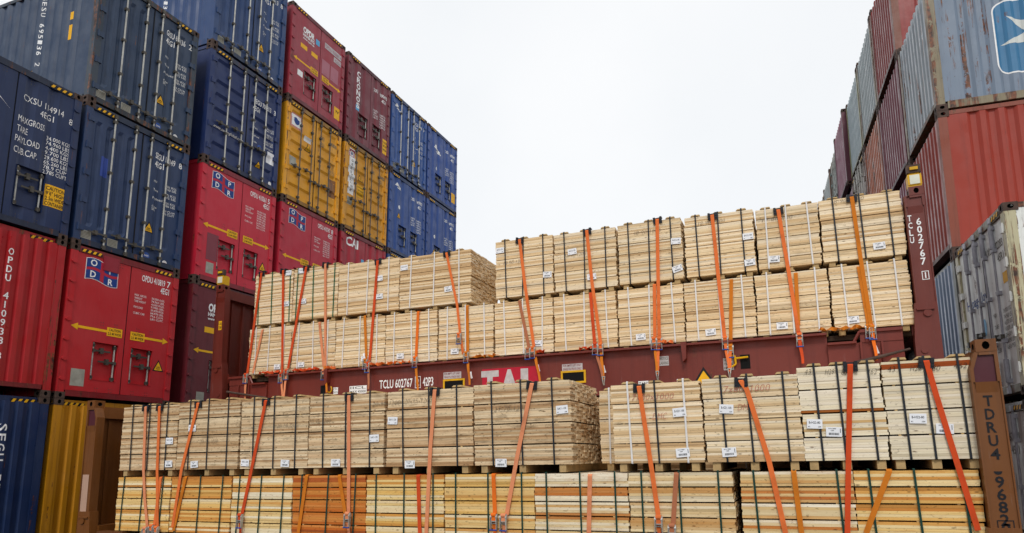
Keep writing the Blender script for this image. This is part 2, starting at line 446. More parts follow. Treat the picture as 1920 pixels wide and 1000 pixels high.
W, L = 2.438, 12.192
class Box: pass
def container(label, group, loc, rz, color, kind, H=2.896, rust=.12, sides='', frame=None, fade=.4, cast=None, dirt=.45, hazard=True, length=L, barmat=None, endcol=None):
    """One shipping container. Local frame: x across the end (left to right seen from outside), y into its length, z up."""
    r = thing('shipping_container', label, 'container', group, loc, rz)
    P = paint(color, rust, fade, dirt=dirt); FR = paint(frame or color, min(1, rust * 2.2 + .25), fade, dirt=.75); CM = cast or M_CAST
    B = Box(); B.root, B.H, B.P = r, H, P
    GR = paint('#%02x%02x%02x' % tuple(int(int((frame or color)[i:i + 2], 16) * .62 + 8) for i in (1, 3, 5)), min(1, rust * 2 + .35), .2, dirt=.8)   # grimy sills and door headers, paint darkened also for shade between stacked rows
    # frame: posts, sill, header, rails
    f = MB()
    for x0, x1 in ((0, .15), (W - .15, W)):
        f.box(x0 + .004, x1 - .004, 0, .14, .118, H - .118)
        f.box(x0 + .004, x1 - .004, length - .14, length, .118, H - .118)
    hr = .0 if kind != 'end' else .07
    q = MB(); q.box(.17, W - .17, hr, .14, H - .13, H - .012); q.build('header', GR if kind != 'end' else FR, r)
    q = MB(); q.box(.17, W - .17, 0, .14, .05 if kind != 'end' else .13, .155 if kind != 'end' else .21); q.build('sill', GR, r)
    for x0, x1 in ((.006, .07), (W - .07, W - .006)):
        f.box(x0, x1, .178, length - .178, .03, .165); f.box(x0, x1, .178, length - .178, H - .085, H - .01)
    f.box(.17, W - .17, length - .1, length - .01, .03, .15); f.box(.17, W - .17, length - .1, length - .01, H - .12, H - .012)
    f.build('frame', FR, r)
    b = MB()
    if kind != 'end': b.box(.07, W - .07, .1, length - .1, .06, .14)   # underfloor
    else: b.box(.07, W - .07, 1.2, length - .1, .06, .14); b.box(.15, W - .15, .1, 1.25, .19, .22)
    b.build('floor', M_DARK, r)
    b = MB(); b.box(.02, W - .02, .1, length - .05, H - .05, H - .03); b.build('roof', P, r)
    b = MB(); b.box(.1, W - .1, length - .06, length - .03, .14, H - .1); b.build('rear_wall', P, r)
    for sd in ('l', 'r'):
        b = MB()
        if sd in sides:
            xs, ys = trapez(.14, length - .14, .278, .036, .012, edge=.3, duty=.5)
            S = Corr(xs, ys)
            t = MB(); surf_mesh(t, S, .14, length - .14, .16, H - .08)
            for q, m_ in zip(t.f, t.m):
                pts = [t.v[i] for i in q]
                pts = [(p[1], p[0], p[2]) for p in pts] if sd == 'l' else [(W - p[1], p[0], p[2]) for p in pts]
                b.poly(pts, 0)
            B.side = S
        else:
            x0 = .02 if sd == 'l' else W - .04
            b.box(x0, x0 + .02, .1, length - .1, .14, H - .06)
        b.build('side_wall', P, r)
    for x, z in ((0, 0), (W - .17, 0), (0, H - .118), (W - .17, H - .118)):
        add_casting(r, x, -.004, z, CM)
    for x, z in ((0, 0), (W - .17, 0), (0, H - .118), (W - .17, H - .118)):
        o = add_casting(r, x, length + .004 - .178, z, CM)
    if hazard:
        for x0 in (.2, W - .62):
            hz = MB(); hz.box(x0, x0 + .42, -.006 + hr, .0 + hr, H - .115, H - .055, 1)
            for k in range(4):
                a = x0 + .01 + k * .105
                hz.hexa([(a, -.009 + hr, H - .113), (a + .05, -.009 + hr, H - .113), (a + .05, -.0065 + hr, H - .113), (a, -.0065 + hr, H - .113)],
                        [(a + .035, -.009 + hr, H - .057), (a + .085, -.009 + hr, H - .057), (a + .085, -.0065 + hr, H - .057), (a + .035, -.0065 + hr, H - .057)], 0)
            hz.build('hazard_stripe', [M_YELLOW, M_BLACK], r)
    z0, z1 = .16, H - .135
    if kind == 'end':
        xs, ys = trapez(.15, W - .15, .236, .056, .012, edge=.05, duty=.5, sl=.13)
        B.surf = Corr(xs, ys)
        b = MB(); surf_mesh(b, B.surf, .15, W - .15, .21, H - .1); b.build('end_wall', paint(endcol or color, rust, fade, .38, dirt), r)
        return B
    # doors
    xm = W * .523
    leaves = [('l', .13, xm - .012), ('r', xm + .012, W - .13)]
    holes = []
    if kind == 'ribs':        # vertical pressed ribs, full-height lock rods
        xa, ya = trapez(.13, xm - .012, .25, .03, .03, edge=.1, duty=.42); xb_, yb_ = trapez(xm + .012, W - .13, .25, .03, .03, edge=.1, duty=.42)
        B.surf = Corr(xa + xb_, ya + yb_, .42, H - .32, .08)
    elif kind == 'bands':     # horizontal pressed panels, full-height lock rods
        hs = [(H * a, H * c) for a, c in ((.1, .19), (.25, .33), (.41, .49), (.54, .62), (.65, .735), (.84, .92))]
        B.surf = Bands(.03, hs, [(.22, xm - .09), (xm + .09, W - .22)])
    elif kind == 'flat': B.surf = Flat(.03)
    elif kind == 'flush': B.surf = Flat(.012)
    elif kind == 'flushcorr':
        xa, ya = trapez(.13, xm - .012, .36, .035, .012, edge=.12, duty=.36); xb_, yb_ = trapez(xm + .012, W - .13, .36, .035, .012, edge=.12, duty=.36)
        B.surf = Corr(xa + xb_, ya + yb_)
    if kind.startswith('flush'):
        holes = [(.25 * W, .47 * W, .135 * H, .385 * H), (.585 * W, .79 * W, .135 * H, .385 * H)]
    bm = barmat or M_STEEL
    for n_, (sd, a, c) in enumerate(leaves):
        b = MB(); surf_mesh(b, B.surf, a, c, z0, z1, holes)
        ye = .03 if kind in ('ribs', 'bands', 'flat') else .012
        for x in (a, c):                                                # leaf edges
            b.poly([(x, ye, z0), (x, ye, z1), (x, .09, z1), (x, .09, z0)])
        for z in (z0, z1): b.poly([(a, ye, z), (c, ye, z), (c, .09, z), (a, .09, z)])
        for h in holes:
            if a < h[0] < c:
                d = .085
                for (p, q) in (((h[0], h[2]), (h[1], h[2])), ((h[1], h[2]), (h[1], h[3])), ((h[1], h[3]), (h[0], h[3])), ((h[0], h[3]), (h[0], h[2]))):
                    b.poly([(p[0], .005, p[1]), (q[0], .005, q[1]), (q[0], d, q[1]), (p[0], d, p[1])])
                b.poly([(h[0], d, h[2]), (h[1], d, h[2]), (h[1], d, h[3]), (h[0], d, h[3])])
        if kind.startswith('flush'):                                    # rivet groups of the inner lock guides
            for ux in (.3, .42) if sd == 'l' else (.62, .75):
                for vz in (.92, .06, .5):
                    for dx in (0, .05):
                        for dz in (0, .07):
                            x, z = ux * W + dx, vz * H + dz * .8
                            b.box(x, x + .014, B.surf.y(x, z) - .003, B.surf.y(x, z) + .01, z, z + .014, 1)
        door = b.build('door', [P, M_DARKSTEEL], r)
        g = MB(); xe = c if sd == 'l' else a
        if sd == 'l': g.box(xe + .001, xe + .022, .02, .06, z0, z1); g.build('seal', M_DARK, door)
        bars_ = kind in ('ribs', 'bands', 'flat'); nh = 5 if bars_ else 7; hm = None
        for k in range(nh):                                             # hinges, one object each
            z = z0 + .2 + k * (z1 - z0 - .4) / (nh - 1)
            if hm is None:
                hg = MB()
                if bars_:
                    x0, x1 = (.05, .19) if sd == 'l' else (W - .19, W - .05); xp = (x0 + x1) / 2 - (.05 if sd == 'l' else -.05)
                    hg.box(x0, x1, -.012, .03, -.05, .05); hg.tube((xp, -.012, -.07), (xp, -.012, .07), .014, 6)
                else:
                    xc = .085 if sd == 'l' else W - .085
                    hg.prism_y([(xc + .06 * math.cos(t), .035 * math.sin(t)) for t in [2 * math.pi * q / 10 for q in range(10)]], -.022, .03)
                o = hg.build('hinge', P, door); hm = o.data
            else:
                o = bpy.data.objects.new('hinge', hm); C.objects.link(o); o.parent = door
            o.location.z = z
        def rod(name, x, za, zb, y):
            t = MB(); t.tube((x, y, za), (x, y, zb), .0165, 8); return t
        if kind in ('ribs', 'bands', 'flat'):
            us = (.25, .446) if sd == 'l' else (.60, .775)
            for u in us:
                x = u * W; y = -.012
                t = rod('lock_rod', x, .07, H - .06, y)
                for z in (z0 + .06, H * .3, H * .56, H * .8, z1 - .06):
                    t.box(x - .038, x + .038, -.03, .03, z - .028, z + .028, 1)
                for z in (.085, H - .085):
                    t.box(x - .03, x + .03, -.036, .012, z - .04, z + .04, 1); t.box(x - .045, x + .02, -.028, -.002, z - .02, z + .02, 1)
                if kind == 'flat':
                    for z in (z1 - .2, z0 + .2): t.tube((x, y, z - .16), (x, y, z + .16), .034, 8, 1)
                rd = t.build('lock_rod', [bm, bm if kind == 'flat' else M_DARKSTEEL], r)
                t = MB(); zh = H * (.11 if kind == 'ribs' else .36 if x < W / 2 else .3) + (.06 if (us.index(u)) else 0); s_ = -1
                t.hexa([(x, -.05, zh - .014), (x + s_ * .36, -.04, zh - .014), (x + s_ * .36, -.028, zh - .014), (x, -.03, zh - .014)],
                       [(x, -.05, zh + .016), (x + s_ * .36, -.04, zh + .016), (x + s_ * .36, -.028, zh + .016), (x, -.03, zh + .016)])
                t.box(x + s_ * .2 - .03, x + s_ * .2 + .03, -.06, .02, zh - .035, zh + .05)
                t.box(x - .03, x + .03, -.05, .0, zh - .03, zh + .03)
                t.build('handle', M_DARKSTEEL, rd)
        else:
            h = holes[n_]
            for q, x in enumerate((h[0] + .045, h[1] - .045)):
                t = rod('lock_rod', x, h[2] + .01, h[3] - .01, .05)
                for z in (h[2] + .05, h[3] - .06): t.box(x - .03, x + .03, .03, .08, z - .03, z + .03, 1)
                rd = t.build('lock_rod', [bm, M_DARKSTEEL], r); t = MB()
                zh = h[2] + (h[3] - h[2]) * (.78 if q == 0 else .5); s_ = 1 if q == 0 else -1
                t.box(min(x, x + s_ * .34), max(x, x + s_ * .34), .012, .03, zh - .016, zh + .016)
                t.box(x + s_ * .16 - .03, x + s_ * .16 + .03, .0, .06, zh - .05, zh + .06)
                t.box(x - .03, x + .03, .01, .06, zh - .03, zh + .03)
                t.build('handle', M_DARKSTEEL, rd)
    return B

# ---- marks on doors. u, v are fractions of the end's width and height
def lettering(B, items, mat=None, name='lettering', eps=.003, surf=None):
    for p in items:
        mb = MB(); stick(mb, surf or B.surf, p, 0, eps); o = mb.build(name, mat or M_WHITE, B.root)
    return o
def patch(B, name, mat, u0, u1, v0, v1, eps=.0025, label=None):
    mb = MB(); stick(mb, B.surf, rect_polys(u0 * W, u1 * W, v0 * B.H, v1 * B.H), 0, eps)
    o = mb.build(name, mat, B.root)
    if label: o['label'] = label
    return o
def T(B, s, u, v, h, w=None, **k): return text_polys(s, u * W, v * B.H, h, w, **k)
def triangle_sign(B, u, v, s=.2, surf=None, x=None, z=None):
    x = u * W if x is None else x; z = v * B.H if z is None else z; mb = MB(); sf = surf or B.surf
    stick(mb, sf, [[(x - s * .56, z), (x + s * .56, z), (x, z + s)]], 1, .003)
    k = .74; zc = z + s * .08
    stick(mb, sf, [[(x - s * .56 * k, zc), (x + s * .56 * k, zc), (x, zc + s * k)]], 0, .005)
    stick(mb, sf, text_polys('SUPER', x, z + s * .3, s * .1, s * .34, align='c') + text_polys('HEAVY', x, z + s * .16, s * .1, s * .42, align='c'), 1, .007)
    return mb.build('warning_sign', [M_YELLOW, M_BLACK], B.root)
def weights(B, u, v, vals, h=.048, step=.062, wl=.26, wr=.3, gap=.42, mat=None):
    it = []
    for i, (a, b) in enumerate(vals):
        z = v * B.H - i * step
        if a: it.append(text_polys(a, u * W, z, h, min(wl, len(a) * h * .72), bold=.0))
        if b: it.append(text_polys(b, u * W + gap, z, h, wr, bold=.0))
    mb = MB()
    for p in it: stick(mb, B.surf, p, 0, .003)
    return mb.build('weight_table', mat or M_WHITE, B.root)
def ribs_marks(B, num, chk, plates=True):
    lettering(B, [T(B, num, .66, .82, .125, .5), T(B, chk, .905, .82, .125), T(B, '4EG1', .66, .755, .125, .22)])
    weights(B, .665, .635, [('MGW', '34000 KGS'), ('', '74960 LBS'), ('', ''), ('Tare', '4 570 KGS'), ('', '10075 LBS'), ('', ''), ('Payload', '29430 KGS'), ('', '64880 LBS'), ('', ''), ('Cube', '78.9 CU.M'), ('SRL', '2786 CU.FT')], gap=.27)
    triangle_sign(B, .655, .245, .24)
    mb = MB(); stick(mb, B.surf, disc_polys(.655 * W, .07 * B.H, .075), 0, .003); stick(mb, B.surf, text_polys('SAFE', .655 * W, .065 * B.H, .035, .1, align='c'), 1, .005)
    mb.build('round_sticker', [M_MIDBLUE, M_WHITE], B.root)
    mb = MB(); stick(mb, B.surf, disc_polys(.84 * W, .055 * B.H, .06), 0, .003); stick(mb, B.surf, text_polys('ACEP', .84 * W, .05 * B.H, .025, .08, align='c'), 1, .005)
    mb.build('round_sticker', [M_WHITE, M_LOGORED], B.root)
    if plates:
        for u, v in ((.06, .06), (.29, .055)):
            mb = MB(); stick(mb, B.surf, rect_polys(u * W, u * W + .22, v * B.H, v * B.H + .16), 0, .004)
            for k in range(5): stick(mb, B.surf, rect_polys(u * W + .02, u * W + .2, v * B.H + .02 + k * .027, v * B.H + .03 + k * .027), 1, .006)
            mb.build('data_plate', [M_PLATE, M_GREYTXT], B.root)
def arrows(B, v=.468):
    z = v * B.H; s = B.surf
    for bar, tip, a in (((.115, .36), [(.06 * W, z), (.117 * W, z - .066), (.117 * W, z + .066)], .358), ((.70, .885), [(.94 * W, z), (.883 * W, z + .066), (.883 * W, z - .066)], .568)):
        mb = MB(); stick(mb, s, rect_polys(bar[0] * W, bar[1] * W, z - .024, z + .024), 0); stick(mb, s, [tip], 0)
        stick(mb, s, rect_polys(a * W, (a + .135) * W, z - .085, z + .085), 0, .0045)
        stick(mb, s, text_polys('CAUTION', (a + .0675) * W, z + .015, .048, .25, align='c') + text_polys('2.5 M WIDE', (a + .0675) * W, z - .06, .048, .28, align='c'), 1, .0065)
        mb.build('caution_arrow', [M_YELLOW, M_BLACK], B.root)
def flag(B, u0, u1, v0, v1):
    """wavy four-field flag with a letter in each field"""
    x0, x1, z0, z1 = u0 * W, u1 * W, v0 * B.H, v1 * B.H; wv = lambda t: .035 * math.sin(t * 2 * math.pi * .9 + .2) - .02 * t
    mb = MB(); n = 14
    def strip(a, b, lo, hi, m, e):
        for k in range(n):
            t0, t1 = a + (b - a) * k / n, a + (b - a) * (k + 1) / n
            X0, X1 = x0 + (x1 - x0) * t0, x0 + (x1 - x0) * t1; hh = z1 - z0
            stick(mb, B.surf, [[(X0, z0 + hh * lo + wv(t0)), (X1, z0 + hh * lo + wv(t1)), (X1, z0 + hh * hi + wv(t1)), (X0, z0 + hh * hi + wv(t0))]], m, e)
    strip(-.02, 1.02, -.03, 1.03, 1, .003); strip(0, 1, 0, 1, 2, .0045)
    for a, b in ((0, .44), (.56, 1)):
        for lo, hi in ((0, .43), (.57, 1)): strip(a, b, lo, hi, 0, .006)
    for ch, t, q in (('O', .22, .785), ('P', .78, .785), ('D', .22, .215), ('R', .78, .215)):
        stick(mb, B.surf, text_polys(ch, x0 + (x1 - x0) * t, z0 + (z1 - z0) * q - .06 + wv(t), .12, align='c', bold=.02), 1, .0075)
    mb.build('flag_logo', [M_LOGOBLUE, M_WHITE, M_LOGORED], B.root)
def ship_line_marks(B, num, chk, plate=True):
    flag(B, .135, .405, .79, .925)
    lettering(B, [T(B, num, .63, .872, .125, .56), T(B, chk, .88, .872, .125), T(B, '4EG1', .82, .815, .125, .21)])
    weights(B, .575, .755, [('MAX. GROSS', '34,000 KGS.'), ('WEIGHT', '74,960 LBS.'), ('TARE WEIGHT', '4,530 KGS.'), ('', '9,990 LBS.'), ('PAYLOAD', '29,470 KGS.'), ('', '64,970 LBS.'), ('CUBIC CAP.', '79.6 CU.M.'), ('', '2,811 CU.FT.')], wl=.27, gap=.40, wr=.32, h=.042)
    arrows(B); triangle_sign(B, .86, .245, .24)
    if plate: patch(B, 'data_plate', M_PLATE, .1, .21, .085, .195)
def haulier_marks(B, weather=.0):
    wm = M_DIRTYWHITE
    lettering(B, [T(B, 'OPDR', .2, .775, .17, .5, bold=.045), T(B, 'HAMBURG', .2, .735, .085, .5, bold=.03), T(B, 'www.opdr.de', .2, .705, .06, .5, bold=.02)], M_WHITE)
    patch(B, 'blue_sticker', M_SKYBLUE, .43, .5, .755, .815)
    patch(B, 'yellow_label', M_YELLOW, .17, .285, .60, .645); patch(B, 'yellow_label', M_YELLOW, .36, .475, .60, .645)
    arrows(B, .45)

# left stack: doors face the aisle (+X)
XL, LZ = -12.231, [0.02, 2.922, 5.80, 8.685, 11.59]                       # row bottoms, ground row first
LY = {1: 5.70, 2: 8.23, 3: 11.05, 4: 13.70, 5: 16.32, 6: 18.88, 7: 21.43}
LG = 'containers in the stack on the left'
def left(col, row, label, color, kind, **k):
    return container(label, LG, (XL, LY[col], LZ[row]), math.pi / 2, color, kind, **k)
NAVY, BLUE, RED, DRED, YEL = '#15294f', '#22407c', '#b5203a', '#621a24', '#de9c1a'
B = left(1, 0, 'navy blue container on the ground row with a white number running down its blank end', NAVY, 'end', rust=.06)
it = []
for i, ch in enumerate('SEGU 573238 5'):
    if ch != ' ': it += text_polys(ch, .68 * W, B.H * .83 - i * .165, .12, .12, rot=-90)
lettering(B, [it])
B = left(2, 0, 'mustard yellow container on the ground row beside the orange rack post', '#b57a0e', 'end', rust=.1)
B = left(1, 1, 'red container with blank ribbed end and white number 410938 down it', '#a41a20', 'end', rust=.15)
lettering(B, [stacked_polys('OPDU 410938', .62 * W, B.H * .86, .115, .085, .155), text_polys('3', .62 * W - .04, B.H * .86 - 12.4 * .155, .115, .08)])
triangle_sign(B, .55, .135, .26)
B = left(2, 1, 'bright red container numbered 410819 with blue flag logo beside the blank red end', '#b01a22', 'flush', rust=.04, dirt=.2)
ship_line_marks(B, 'OPDU 410819', '7')
mb = MB(); mb.box(.27 * W, .41 * W, -.006, .011, .875 * B.H, .975 * B.H)
for du in (.28, .40):
    for k in range(4): mb.box(du * W - .008, du * W + .008, -.01, -.0055, (.89 + k * .023) * B.H, (.89 + k * .023) * B.H + .016)
o = mb.build('repair_patch', paint('#8d1a2c', .1), B.root); o['label'] = 'darker riveted repair patch'
B = left(3, 1, 'dark red container with white block lettering standing behind the brown rack post', DRED, 'flush', rust=.12)
haulier_marks(B); patch(B, 'data_plate', M_PLATE, .13, .22, .05, .13)
B = left(1, 2, 'navy container with yellow caution sticker and large white weight figures on its door', '#12264e', 'flushcorr', rust=.05)
lettering(B, [T(B, 'CXSU 114914', .575, .80, .115, .72, bold=-.004), T(B, '8', .915, .77, .115, bold=-.004), T(B, '4EG1', .70, .74, .115, .26, bold=-.004),
              T(B, 'MAXGROSS', .555, .655, .115, .46, bold=-.004), T(B, 'TARE', .555, .59, .115, .2, bold=-.004), T(B, 'PAYLOAD', .55, .525, .115, .42, bold=-.004), T(B, 'CUB.CAP.', .55, .455, .115, .4, bold=-.004)])
weights(B, .6, .615, [('', s) for s in ('34.000 KGS', '74.960 LBS', '4.400 KGS', '9.700 LBS', '29.600 KGS', '65.260 LBS', '78.9 CUM', '2.785 CUFT')], h=.07, step=.092, gap=.42, wr=.42)
mb = MB(); stick(mb, B.surf, rect_polys(.80 * W, .95 * W, .19 * B.H, .33 * B.H), 0, .003)
for k, s in enumerate(('CAUTION', "9'6\" HIGH", '2.5m WIDE', 'CONTAINER')): stick(mb, B.surf, text_polys(s, .875 * W, (.295 - k * .033) * B.H, .07, .33, align='c'), 1, .005)
mb.build('caution_sticker', [M_YELLOW, M_BLACK], B.root)
mb = MB(); stick(mb, B.surf, [[(.36 * W, .78 * B.H), (.40 * W, .77 * B.H), (.5 * W, .70 * B.H), (.44 * W, .74 * B.H)]], 0); mb.build('logo_stroke', M_WHITE, B.root)
B = left(2, 2, 'slate blue container with full-height lock rods and number 160149', '#1d3359', 'ribs', rust=.05)
ribs_marks(B, 'SEGU 160149', '8'); patch(B, 'paint_patch', paint('#1f3f96', .02), .17, .235, .52, .66, .003, 'brighter blue repainted spot')
B = left(3, 2, 'bright red container numbered 410361 with blue flag logo under the blue one', '#bd2136', 'flush', rust=.05, dirt=.2)
ship_line_marks(B, 'OPDU 410361', '5', False); patch(B, 'paint_patch', paint('#7a3440', .1), .12, .26, .19, .41, .003, 'brown primer patch'); patch(B, 'data_plate', M_PLATE, .13, .22, .08, .17)
B = left(4, 2, 'red container numbered 410747 with blue flag logo under the dented yellow container', '#b22036', 'flush', rust=.05, dirt=.2)
ship_line_marks(B, 'OPDU 410747', '8', False)
B = left(5, 2, 'red corrugated container with white capital letters half hidden behind the timber', '#a01c2e', 'flushcorr', rust=.05)
lettering(B, [T(B, 'CAI', .12, .845, .26, .62, bold=.03)]); patch(B, 'blue_sticker', M_SKYBLUE, .44, .5, .71, .75)
B = left(6, 2, 'navy container under the blue pair, nearly all behind the timber', '#21407a', 'flushcorr', rust=.05)
B = left(2, 3, 'slate blue container with ribbed long side in view above the navy one', '#243854', 'ribs', rust=.22, sides='l', frame='#2a3644')
ribs_marks(B, 'GESU 695136', '2')
S = B.side
def side_left(B, name, mats, fn):
    """build marks in (length, z) on the left-hand long side, then turn them onto it"""
    t = MB(); fn(t); q = MB()
    for f_, m_ in zip(t.f, t.m): q.poly([(p[1], L - (L - p[0]), p[2]) for p in [t.v[i] for i in f_]], m_)
    return q.build(name, mats, B.root)
def mirror(polys, x0): return [[(2 * x0 - x, z) for x, z in p] for p in polys]
def side_number(s, y, H):
    def fn(t):
        pol = []
        for i, ch in enumerate(s):
            if ch != ' ': pol += text_polys(ch, 0, H * .93 - i * .125, .085, .085, rot=-90)
        stick(t, S, [[(y - x, z) for x, z in p] for p in pol], 0, .003)
    return fn
def side_triangle(y, z, s):
    def fn(t):
        stick(t, S, [[(y - s * .56, z), (y + s * .56, z), (y, z + s)]], 1, .003); k = .74
        stick(t, S, [[(y - s * .56 * k, z + s * .08), (y + s * .56 * k, z + s * .08), (y, z + s * .08 + s * k)]], 0, .005)
    return fn
side_left(B, 'lettering', M_WHITE, side_number('GESU 695136 2', 1.75, B.H)); side_left(B, 'warning_sign', [M_YELLOW, M_BLACK], side_triangle(1.88, .88, .22))
def yl(t):
    for z0, z1 in ((1.95, 2.12), (1.5, 1.83)): stick(t, S, rect_polys(.72, .86, z0, z1), 0, .003)
side_left(B, 'yellow_label', M_YELLOW, yl)
B = left(3, 3, 'dark blue container with horizontally pressed doors and web address on its left door', '#152a5c', 'bands', rust=.04, dirt=.2)
lettering(B, [T(B, 'SEGU 700813', .61, .735, .125, .6), T(B, '3', .9, .735, .125), T(B, '4EG1', .61, .675, .125, .24), T(B, 'www.seacoglobal.com', .10, .315, .06, .95)])
weights(B, .62, .565, [('MGW', '34000 KGS'), ('', '74960 LBS'), ('', ''), ('Tare', '4 480 KGS'), ('', '9 880 LBS'), ('', ''), ('Payload', '29520 KGS'), ('', '65080 LBS'), ('', ''), ('Cube', '78.9 CU.M')], gap=.42)
triangle_sign(B, .72, .16, .2); patch(B, 'paper_notice', M_PAPER, .84, .95, .25, .36)
mb = MB(); stick(mb, B.surf, disc_polys(.72 * W, .35 * B.H, .07), 0, .003); mb.build('round_sticker', [M_MIDBLUE], B.root)
mb = MB(); stick(mb, B.surf, disc_polys(.9 * W, .07 * B.H, .055), 0, .003); mb.build('round_sticker', [M_WHITE], B.root)
B = left(4, 3, 'yellow container with blue dot sign and rust stains low on its right door', YEL, 'bands', rust=.16, dirt=.3, fade=.3, barmat=M_DARKSTEEL)
mb = MB(); stick(mb, B.surf, rect_polys(.07 * W, .29 * W, .745 * B.H, .90 * B.H), 0, .003); stick(mb, B.surf, rect_polys(.1 * W, .265 * W, .765 * B.H, .885 * B.H), 1, .0045)
stick(mb, B.surf, disc_polys(.183 * W, .825 * B.H, .115), 2, .006); mb.build('dot_sign', [M_PINK, M_WHITE, M_LOGOBLUE], B.root)
lettering(B, [T(B, 'COFU', .60, .80, .12, .2), T(B, '8408061', .78, .80, .12, .36), T(B, '4EG1', .60, .73, .12, .2)], M_GREYTXT)
weights(B, .6, .6, [('MAX WT', '34000 KG'), ('', '74960 LB'), ('TARE', '4600 KG'), ('', '10140 LB'), ('NET', '29400 KG'), ('', '64810 LB')], mat=M_GREYTXT)
triangle_sign(B, .4, .59, .24); patch(B, 'white_label', M_WHITE, .33, .46, .685, .735); patch(B, 'data_plate', M_PLATE, .1, .22, .36, .46)
patch(B, 'rust_stain', paint('#8a5a2a', .95, dirt=.8), .8, .93, .26, .45, .0028, 'scraped rusty patch')
B = left(5, 3, 'yellow container with narrow white lettered strip on its left door', '#d4941a', 'bands', rust=.2, dirt=.35, fade=.3, barmat=M_DARKSTEEL)
mb = MB(); stick(mb, B.surf, rect_polys(.12 * W, .245 * W, .42 * B.H, .93 * B.H), 1, .003); stick(mb, B.surf, rect_polys(.13 * W, .235 * W, .84 * B.H, .92 * B.H), 0, .0045)
stick(mb, B.surf, rect_polys(.147 * W, .218 * W, .853 * B.H, .907 * B.H), 1, .006); stick(mb, B.surf, disc_polys(.182 * W, .88 * B.H, .045), 2, .0075)
stick(mb, B.surf, stacked_polys('GEESTLINE', .182 * W, .81 * B.H, .07, .09, .12), 3, .006); mb.build('name_strip', [M_LOGORED, M_WHITE, M_LOGOBLUE, M_INK], B.root)
lettering(B, [T(B, 'COFU', .60, .80, .12, .2), T(B, '8604820', .78, .80, .12, .36), T(B, '4EG1', .78, .74, .12, .2)], M_GREYTXT)
weights(B, .6, .6, [('MAX WT', '34000 KG'), ('', '74960 LB'), ('TARE', '4600 KG'), ('', '10140 LB'), ('NET', '29400 KG'), ('', '64810 LB')], mat=M_GREYTXT)
triangle_sign(B, .37, .62, .24); patch(B, 'data_plate', M_PLATE, .1, .21, .30, .38)
mb = MB(); stick(mb, B.surf, rect_polys(.31 * W, .45 * W, .44 * B.H, .58 * B.H), 0, .003)
for k, s in enumerate(('CAUTION', "9'6\" HIGH", '2.5m WIDE')): stick(mb, B.surf, text_polys(s, .38 * W, (.54 - k * .042) * B.H, .06, .28, align='c'), 1, .005)
mb.build('caution_sticker', [M_YELLOW, M_BLACK], B.root)
B = left(6, 3, 'blue corrugated container, second row from top, nearer of the two blue ones', '#27498a', 'flushcorr', rust=.05, fade=.4)
def curl(B, u, v, s=1.0):
    mb = MB()
    for (a, b, c, d, t) in ((0, 0, .22, -.05, .035), (.05, .05, .3, -.1, .05), (.1, -.09, .36, -.12, .03)):
        stick(mb, B.surf, [[(u * W + a * s, v * B.H + b * s), (u * W + c * s, v * B.H + d * s), (u * W + (c + .02) * s, v * B.H + (d + t) * s), (u * W + (a + .05) * s, v * B.H + (b + t) * s)]], 0)
    mb.build('swirl_logo', M_WHITE, B.root)
def small_marks(B, num):
    lettering(B, [T(B, num[:4], .6, .80, .11, .22), T(B, num[4:], .74, .80, .11, .42), T(B, '4EG1', .80, .735, .11, .2)])
    weights(B, .6, .56, [('MAXGROSS', '34.000 KGS'), ('TARE', '74.960 LBS'), ('PAYLOAD', '4.400 KGS'), ('CUB.CAP.', '9.700 LBS'), ('', '29.600 KGS'), ('', '65.260 LBS')], h=.06, step=.085, gap=.4)
curl(B, .16, .86); small_marks(B, 'CXSU1149002'); triangle_sign(B, .26, .46, .22)
mb = MB(); stick(mb, B.surf, disc_polys(.27 * W, .60 * B.H, .07), 0, .003); mb.build('round_sticker', [M_WHITE], B.root)
B = left(7, 3, 'blue corrugated container at the far end of the second row from the top', '#26478a', 'flushcorr', rust=.05, fade=.4)
small_marks(B, 'CXSU1149315'); triangle_sign(B, .26, .26, .22)
mb = MB(); stick(mb, B.surf, disc_polys(.27 * W, .5 * B.H, .07), 0, .003); mb.build('round_sticker', [M_WHITE], B.root)
B = left(3, 4, 'blue container on the top row with its long side standing clear above the slate one', '#213e6c', 'ribs', rust=.12, sides='l')
ribs_marks(B, 'GESU 610413', '8'); S = B.side
side_left(B, 'lettering', M_WHITE, side_number('GESU 610413 9', 1.75, B.H)); side_left(B, 'warning_sign', [M_YELLOW, M_BLACK], side_triangle(1.88, .88, .22))
B = left(4, 4, 'faded red container on the top row with smooth doors and white masked lettering', '#962838', 'flush', rust=.08, fade=.8)
haulier_marks(B)
patch(B, 'number_strip', M_DIRTYWHITE, .6, .93, .80, .86); patch(B, 'number_strip', M_DIRTYWHITE, .78, .93, .73, .785)
lettering(B, [T(B, 'OPDU 430001 4', .61, .812, .1, .76), T(B, '42G5', .80, .74, .1, .3)], M_PALEPINK, eps=.005)
patch(B, 'faded_patch', paint('#a8606f', .05), .56, .71, .50, .66); patch(B, 'faded_patch', paint('#a8606f', .05), .73, .88, .50, .66)
mb = MB(); stick(mb, B.surf, rect_polys(.83 * W, .96 * W, .12 * B.H, .25 * B.H), 0, .003); stick(mb, B.surf, text_polys("9'6\"", .895 * W, .19 * B.H, .08, align='c'), 1, .005); mb.build('caution_sticker', [M_YELLOW, M_BLACK], B.root)
patch(B, 'white_label', M_WHITE, .14, .23, .29, .35)
B = left(5, 4, 'maroon corrugated container on the top row with white letters running down its left door', '#702532', 'flushcorr', rust=.06, fade=.6)
it = stacked_polys('CRONOS', .24 * W, .86 * B.H, .17, .19, .215, bold=.03); lettering(B, [it])
small_marks(B, 'CRXU 8690473'); patch(B, 'blue_sticker', M_SKYBLUE, .2, .27, .34 + .06, .46)
